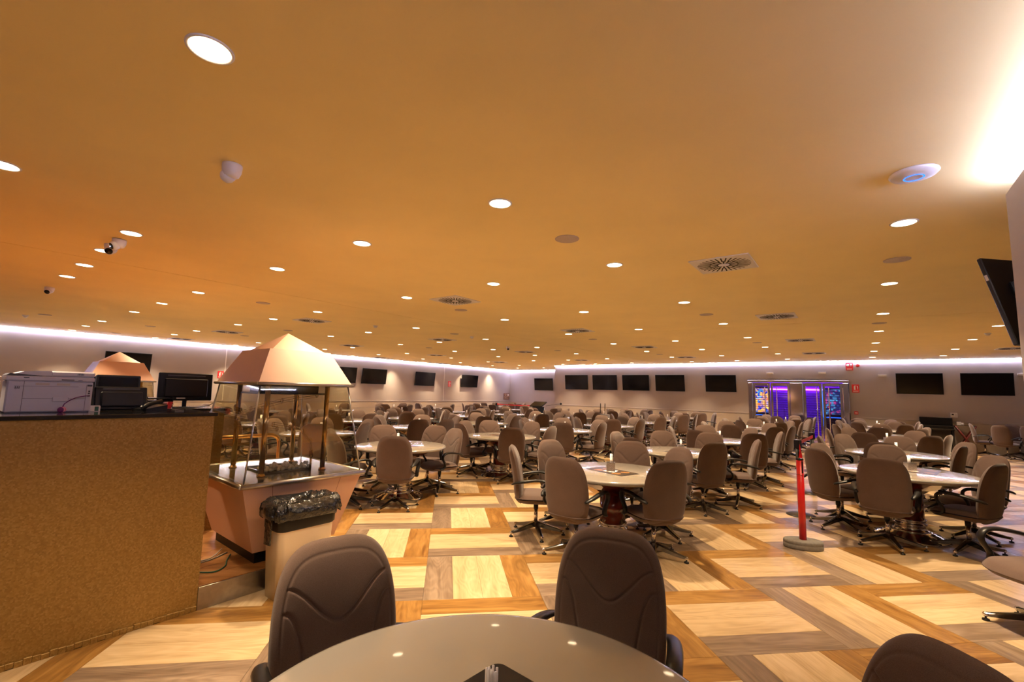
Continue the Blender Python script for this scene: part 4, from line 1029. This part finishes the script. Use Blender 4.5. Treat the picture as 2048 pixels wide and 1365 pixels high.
for k in range(400):
    if n >= 80: break
    i, j = k % 12, k // 12
    x, y = -.18 + i * .034 + random.uniform(-.005, .005), -.19 + j * .034 + random.uniform(-.005, .005)
    if j > 5 or (j > 3 and i > 8) or random.random() < .1: continue
    p = cc + T @ Vector((x, y, 0)); n += 1
    o = link('clear_ball', BALL); tag(o, 'small clear plastic ball in the tray of the front glass case', 'ball', 'clear balls in the display case tray', (p.x, p.y, .816 + .0065 + .0165 + (0.0 if n % 3 else .027)))
case(-2.32, 5.29, -.045, 'smaller looking peaked glass case behind the printer and monitors')

# ============================================================= BIN
t = thing('waste_bin', 'cream metal bin with black rim before the display case', 'bin', W(-2.46, -1.06, 0), A45)
def rl(mb, secs, mi=0, sm_=True):
    n = len(secs[0][0]); vs = []; fs = []
    for poly, z in secs: vs += [(x, y, z) for x, y in poly]
    for k in range(len(secs) - 1):
        for i in range(n): j = (i + 1) % n; fs.append((k * n + i, k * n + j, (k + 1) * n + j, (k + 1) * n + i))
    return mb.add(vs, fs, mi, sm_)
m = MB(); rl(m, [(rrect(.40, .21, .04), 0), (rrect(.45, .25, .05), .50)]); m.f.append(tuple(range(23, -1, -1))); m.m.append(0); m.s.append(False); m.build('bin_body', 'binwhite', t)
rl(MB(), [(rrect(.45, .25, .05), .495), (rrect(.475, .275, .055), .51), (rrect(.48, .28, .055), .66), (rrect(.46, .26, .05), .665), (rrect(.40, .20, .04), .46)]).build('black_rim', 'black', t)
m = MB(); secs = []; random.seed(9); NN = 96
for k, (ex, z) in enumerate(((.035, .585), (.045, .61), (.042, .65), (.034, .685), (.012, .705), (-.02, .710), (-.055, .69), (-.075, .63), (-.085, .55), (-.09, .42))):
    base = rrect(.47 + 2 * ex, .27 + 2 * ex, .07 + max(ex, 0), 23); poly = []
    for i, (x, y) in enumerate(base):
        w_ = .013 * abs(math.sin(i * .95 + k * .25)) + .009 * math.sin(i * .53 + 1.1 * k) + random.uniform(-.006, .006) - .008; L = math.hypot(x, y); poly.append((x + x / L * w_, y + y / L * w_))
    secs.append((poly, z + 0))
rl(m, secs); o = m
vs = []
for (x, y, z) in m.v: vs.append((x, y, z + .009 * math.sin(x * 60) + .007 * math.sin(y * 90 + x * 35)))
m.v = vs; m.f.append(tuple(len(m.v) - 96 + i for i in range(96))); m.m.append(0); m.s.append(False)
bl = m.build('bin_liner', 'liner', t)
MB().prism([(-.262, .03), (-.258, -.05), (-.248, -.05), (-.252, .03)], .40, .64).build('liner_flap', 'liner', t)

# cables on the platform
def cable(pts, r, mt, lab, nm='cable'):
    P_ = [W(*p) for p in pts]; out = []
    for i in range(len(P_) - 1):
        p0, p1, p2, p3 = P_[max(i - 1, 0)], P_[i], P_[i + 1], P_[min(i + 2, len(P_) - 1)]
        for k in range(6):
            f = k / 6; out.append(.5 * (2 * p1 + (p2 - p0) * f + (2 * p0 - 5 * p1 + 4 * p2 - p3) * f * f + (3 * p1 - p0 - 3 * p2 + p3) * f ** 3))
    out.append(P_[-1]); m_ = MB().tube(out, r, 7); return tag(m_.build(nm, mt), lab, 'cable')
z = PZ + .006
cable([(-3.00, -.55, z), (-2.90, -.66, z), (-2.80, -.60, z), (-2.74, -.48, z), (-2.66, -.35, z)], .005, 'green', 'green cable curving across the wooden platform floor')
cable([(-3.02, -.34, z), (-2.90, -.38, z), (-2.80, -.36, z), (-2.66, -.28, z)], .0045, 'greycable', 'grey cable on the platform beside the green one')
cable([(-3.02, -.28, z), (-2.92, -.33, z), (-2.80, -.33, z + .002), (-2.68, -.22, z + .02)], .0045, 'greycable', 'second grey cable, running behind the first on the platform')

# ============================================================= COUNTER TOP THINGS
CZ = 1.3752
t = thing('printer', 'pale lilac multifunction printer on the black counter, far left', 'printer', W(-3.895, -.40, CZ), A45 - .02)
MB().box((0, 0, .10), (.395, .26, .196), bev=.008).build('body', 'printer', t)
MB().box((.0, 0, .212), (.405, .27, .030), bev=.006).build('scanner_base', 'printer', t)
MB().box((.095, 0, .2455), (.215, .26, .036), bev=.008).build('document_feeder', 'printer', t)
MB().prism([(-.20, .228), (-.13, .256), (-.01, .264), (.0, .232), (-.06, .229)], -.128, .128, T=Matrix.Rotation(PI / 2, 4, 'X')).build('feeder_tray', 'printer', t)
MB().prism([(-.205, .229), (-.19, .243), (-.03, .229)], -.122, .131, T=Matrix.Rotation(PI / 2, 4, 'X')).build('paper_shadow_slot', 'printdark', t)
j = MB(); y = -.1312
j.box((-.125, y, .10), (.0018, .002, .19)).box((.165, y, .095), (.0015, .002, .17)).box((-.02, y, .165), (.29, .002, .0015)).box((-.05, y, .088), (.15, .002, .0014)).box((.12, y, .088), (.09, .002, .0014))
j.build('panel_lines', 'printdark', t)
for k in (-.044, .052): MB().box((k, y, .179), (.062, .003, .014)).build('vent_window', 'brass' if 0 else 'spk', t)
for k in range(6): MB().box((.115 + k * .0055, -.1312, .246), (.0024, .003, .012)).build('vent_slot', 'printdark', t)
for k in range(3): MB().box((-.16 + k * .008, y, .155), (.0035, .003, .014)).build('vent_slot', 'printdark', t)
MB().box((.045, y - .003, .084), (.075, .008, .030), bev=.003).build('handle', 'printer', t)
MB().box((-.118, -.136, .2175), (.024, .003, .0045)).box((.07, -.136, .209), (.06, .003, .005)).box((.13, -.136, .207), (.02, .003, .003)).build('latch', 'printdark', t)
MB().box((.18, y, .175), (.024, .003, .012)).box((.180, y, .136), (.008, .003, .012)).box((.180, y, .122), (.010, .003, .009)).box((.180, y, .107), (.012, .003, .009)).build('port', 'printdark', t)
c = [(.180, -.134, .107), (.160, -.150, .107), (.12, -.152, .098), (.09, -.152, .080), (.065, -.150, .055), (.055, -.145, .022)]
T = Matrix.Rotation(A45 - .02, 4, 'Z'); pw = W(-3.895, -.40, CZ)
o = tag(MB().tube([pw + T @ Vector(p) for p in c], .0028, 7).build('network_cable', 'purplecable'), 'purple network cable hanging from the printer port', 'cable')
t2 = thing('cable_coil', 'small coiled purple cable end wrapped in pink tie', 'cable', pw + T @ Vector((.055, -.150, .0175)), 0)
MB().lathe([(.008, -.012), (.017, -.010), (.017, .010), (.008, .012)], 16, T=Matrix.Rotation(PI / 2, 4, 'X')).build('coil', 'purplecable', t2); MB().lathe([(.0185, -.005), (.0185, .005)], 16, T=Matrix.Rotation(PI / 2, 4, 'X')).lathe([(.0185, -.014), (.0185, -.009)], 16, T=Matrix.Rotation(PI / 2, 4, 'X')).build('pink_tie', 'pinktie', t2)
t = thing('beige_box', 'cream coloured box at the left edge beside the printer', 'box', W(-4.26, -.38, CZ), A45)
MB().box((0, 0, .10), (.28, .28, .20), bev=.008).build('box_body', 'white', t); MB().box((0, 0, .212), (.285, .285, .022), bev=.006).build('lid', 'spk', t)

def monitor(u, v, z, w_, h_, lab, tilt=12, rz=0.0, stand=True, backside=True, base_z=None):
    t = thing('computer_monitor', lab, 'monitor', W(u, v, z), A45 + rz)
    zc = (h_ / 2 + .07) if stand else h_ / 2 + .004
    T = Matrix.Translation((0, 0, zc)) @ Matrix.Rotation(math.radians(tilt), 4, 'X')
    MB().box((0, 0, 0), (w_, .030, h_), bev=.006, T=T).build('casing', 'black', t)
    if backside:
        MB().box((0, -.022, -.01), (w_ * .8, .022, h_ * .66), bev=.008, T=T).build('rear_housing', 'black', t)
        MB().box((0, -.017, h_ * .40), (w_ * .7, .004, .012), T=T).build('rear_vent', 'printdark', t)
    else: MB().box((0, -.0165, 0), (w_ - .03, .003, h_ - .035), T=T).build('screen', 'screen', t)
    if stand:
        MB().box((0, .0, .04), (.035, .02, .10), bev=.004).build('stand_neck', 'black', t); MB().lathe([(.095, 0), (.095, .006), (.02, .012), (.001, .012)], 28, sy=.7).build('stand_base', 'black', t)
    return t
m1 = monitor(-3.52, -.42, CZ, .30, .165, 'black monitor leaning back beside the printer, seen from behind', tilt=-14, rz=.05, stand=False)
m3 = monitor(-2.78, .68, 1.3432, .46, .27, 'large black monitor on stand beside glass case, seen from behind', tilt=-3, rz=.02)
lb = MB().box((-.045, -.035, .095), (.075, .002, .008)).build('sticker', 'white', m3)
monitor(-3.50, -.22, CZ, .26, .25, 'dark screened monitor between the printer and leaning monitor', tilt=-4, rz=.0, stand=False, backside=False)
t = thing('card_reader', 'small black box seen on top behind the dark monitor', 'device', W(-3.46, .72, 1.3432), A45); MB().box((0, 0, .10), (.09, .09, .20), bev=.004).box((.02, 0, .24), (.11, .07, .09), bev=.004).build('device_body', 'black', t)
t = thing('office_phone', 'black desk telephone with handset at the counter end', 'telephone', W(-3.37, -.50, CZ), A45 + .35)
MB().prism([(-.07, .0), (.08, .0), (.08, .045), (-.07, .018)], -.07, .07, T=Matrix.Rotation(PI / 2, 4, 'X')).build('phone_base', 'black', t)
MB().tube([(-.085, -.05, .012), (-.06, -.052, .040), (-.01, -.052, .060), (.045, -.052, .070)], [.014, .016, .014, .017], 8).build('handset', 'plastic', t)
MB().box((.02, .035, .0375), (.10, .012, .003), T=Matrix.Rotation(-.17, 4, 'Y')).build('label_strip', 'paper', t)
for i in range(3):
    for k in range(4): MB().box((-.03 + k * .022, -.015 + i * .014, .031 + k * .004), (.014, .009, .003)).build('key', 'printdark', t)
t = thing('paper_tray_stack', 'stack of black paper trays behind the leaning monitor', 'tray stack', W(-3.02, .74, 1.3432), A45 + .1)
for k in range(4): MB().box((.004 * (k % 2), 0, .014 + .026 * k), (.22, .30, .010), bev=.002).box((-.10, 0, .020 + .026 * k), (.008, .30, .02)).box((.105, 0, .020 + .026 * k), (.008, .30, .02)).build('tray', 'black', t)
for k, (u, v, mt_, lab) in enumerate(((-2.96, .60, 'paper', 'white card leaning beside the large monitor stand'), (-2.93, .58, 'signred', 'red edged card leaning beside the white card'))):
    o = MB().prism([(-.03, 0), (.015, 0), (.03, .06), (-.012, .062)], -.002, .002, T=Matrix.Rotation(PI / 2, 4, 'X')).build('leaning_card', mt_); tag(o, lab, 'card', 'cards on the rear counter', W(u, v, 1.3435), A45 + .3 * k)
tag(MB().box((0, 0, .02), (.06, .004, .04)).box((.01, -.003, .018), (.02, .003, .03), 1).build('note_stand', ['paper', 'green']), 'small note card with green mark beside the printer', 'card', loc=W(-3.665, -.46, CZ), rz=A45)
cable([(-2.80, .66, 1.352), (-2.90, .60, 1.350), (-2.86, .54, 1.351), (-2.70, .56, 1.352), (-2.60, .58, 1.37), (-2.55, .58, 1.40)], .004, 'plastic', 'thin black monitor lead with plug beside the stand', 'monitor_lead')

bpy.context.view_layer.update()
print('objects', len(bpy.data.objects), 'chairs', NCH)
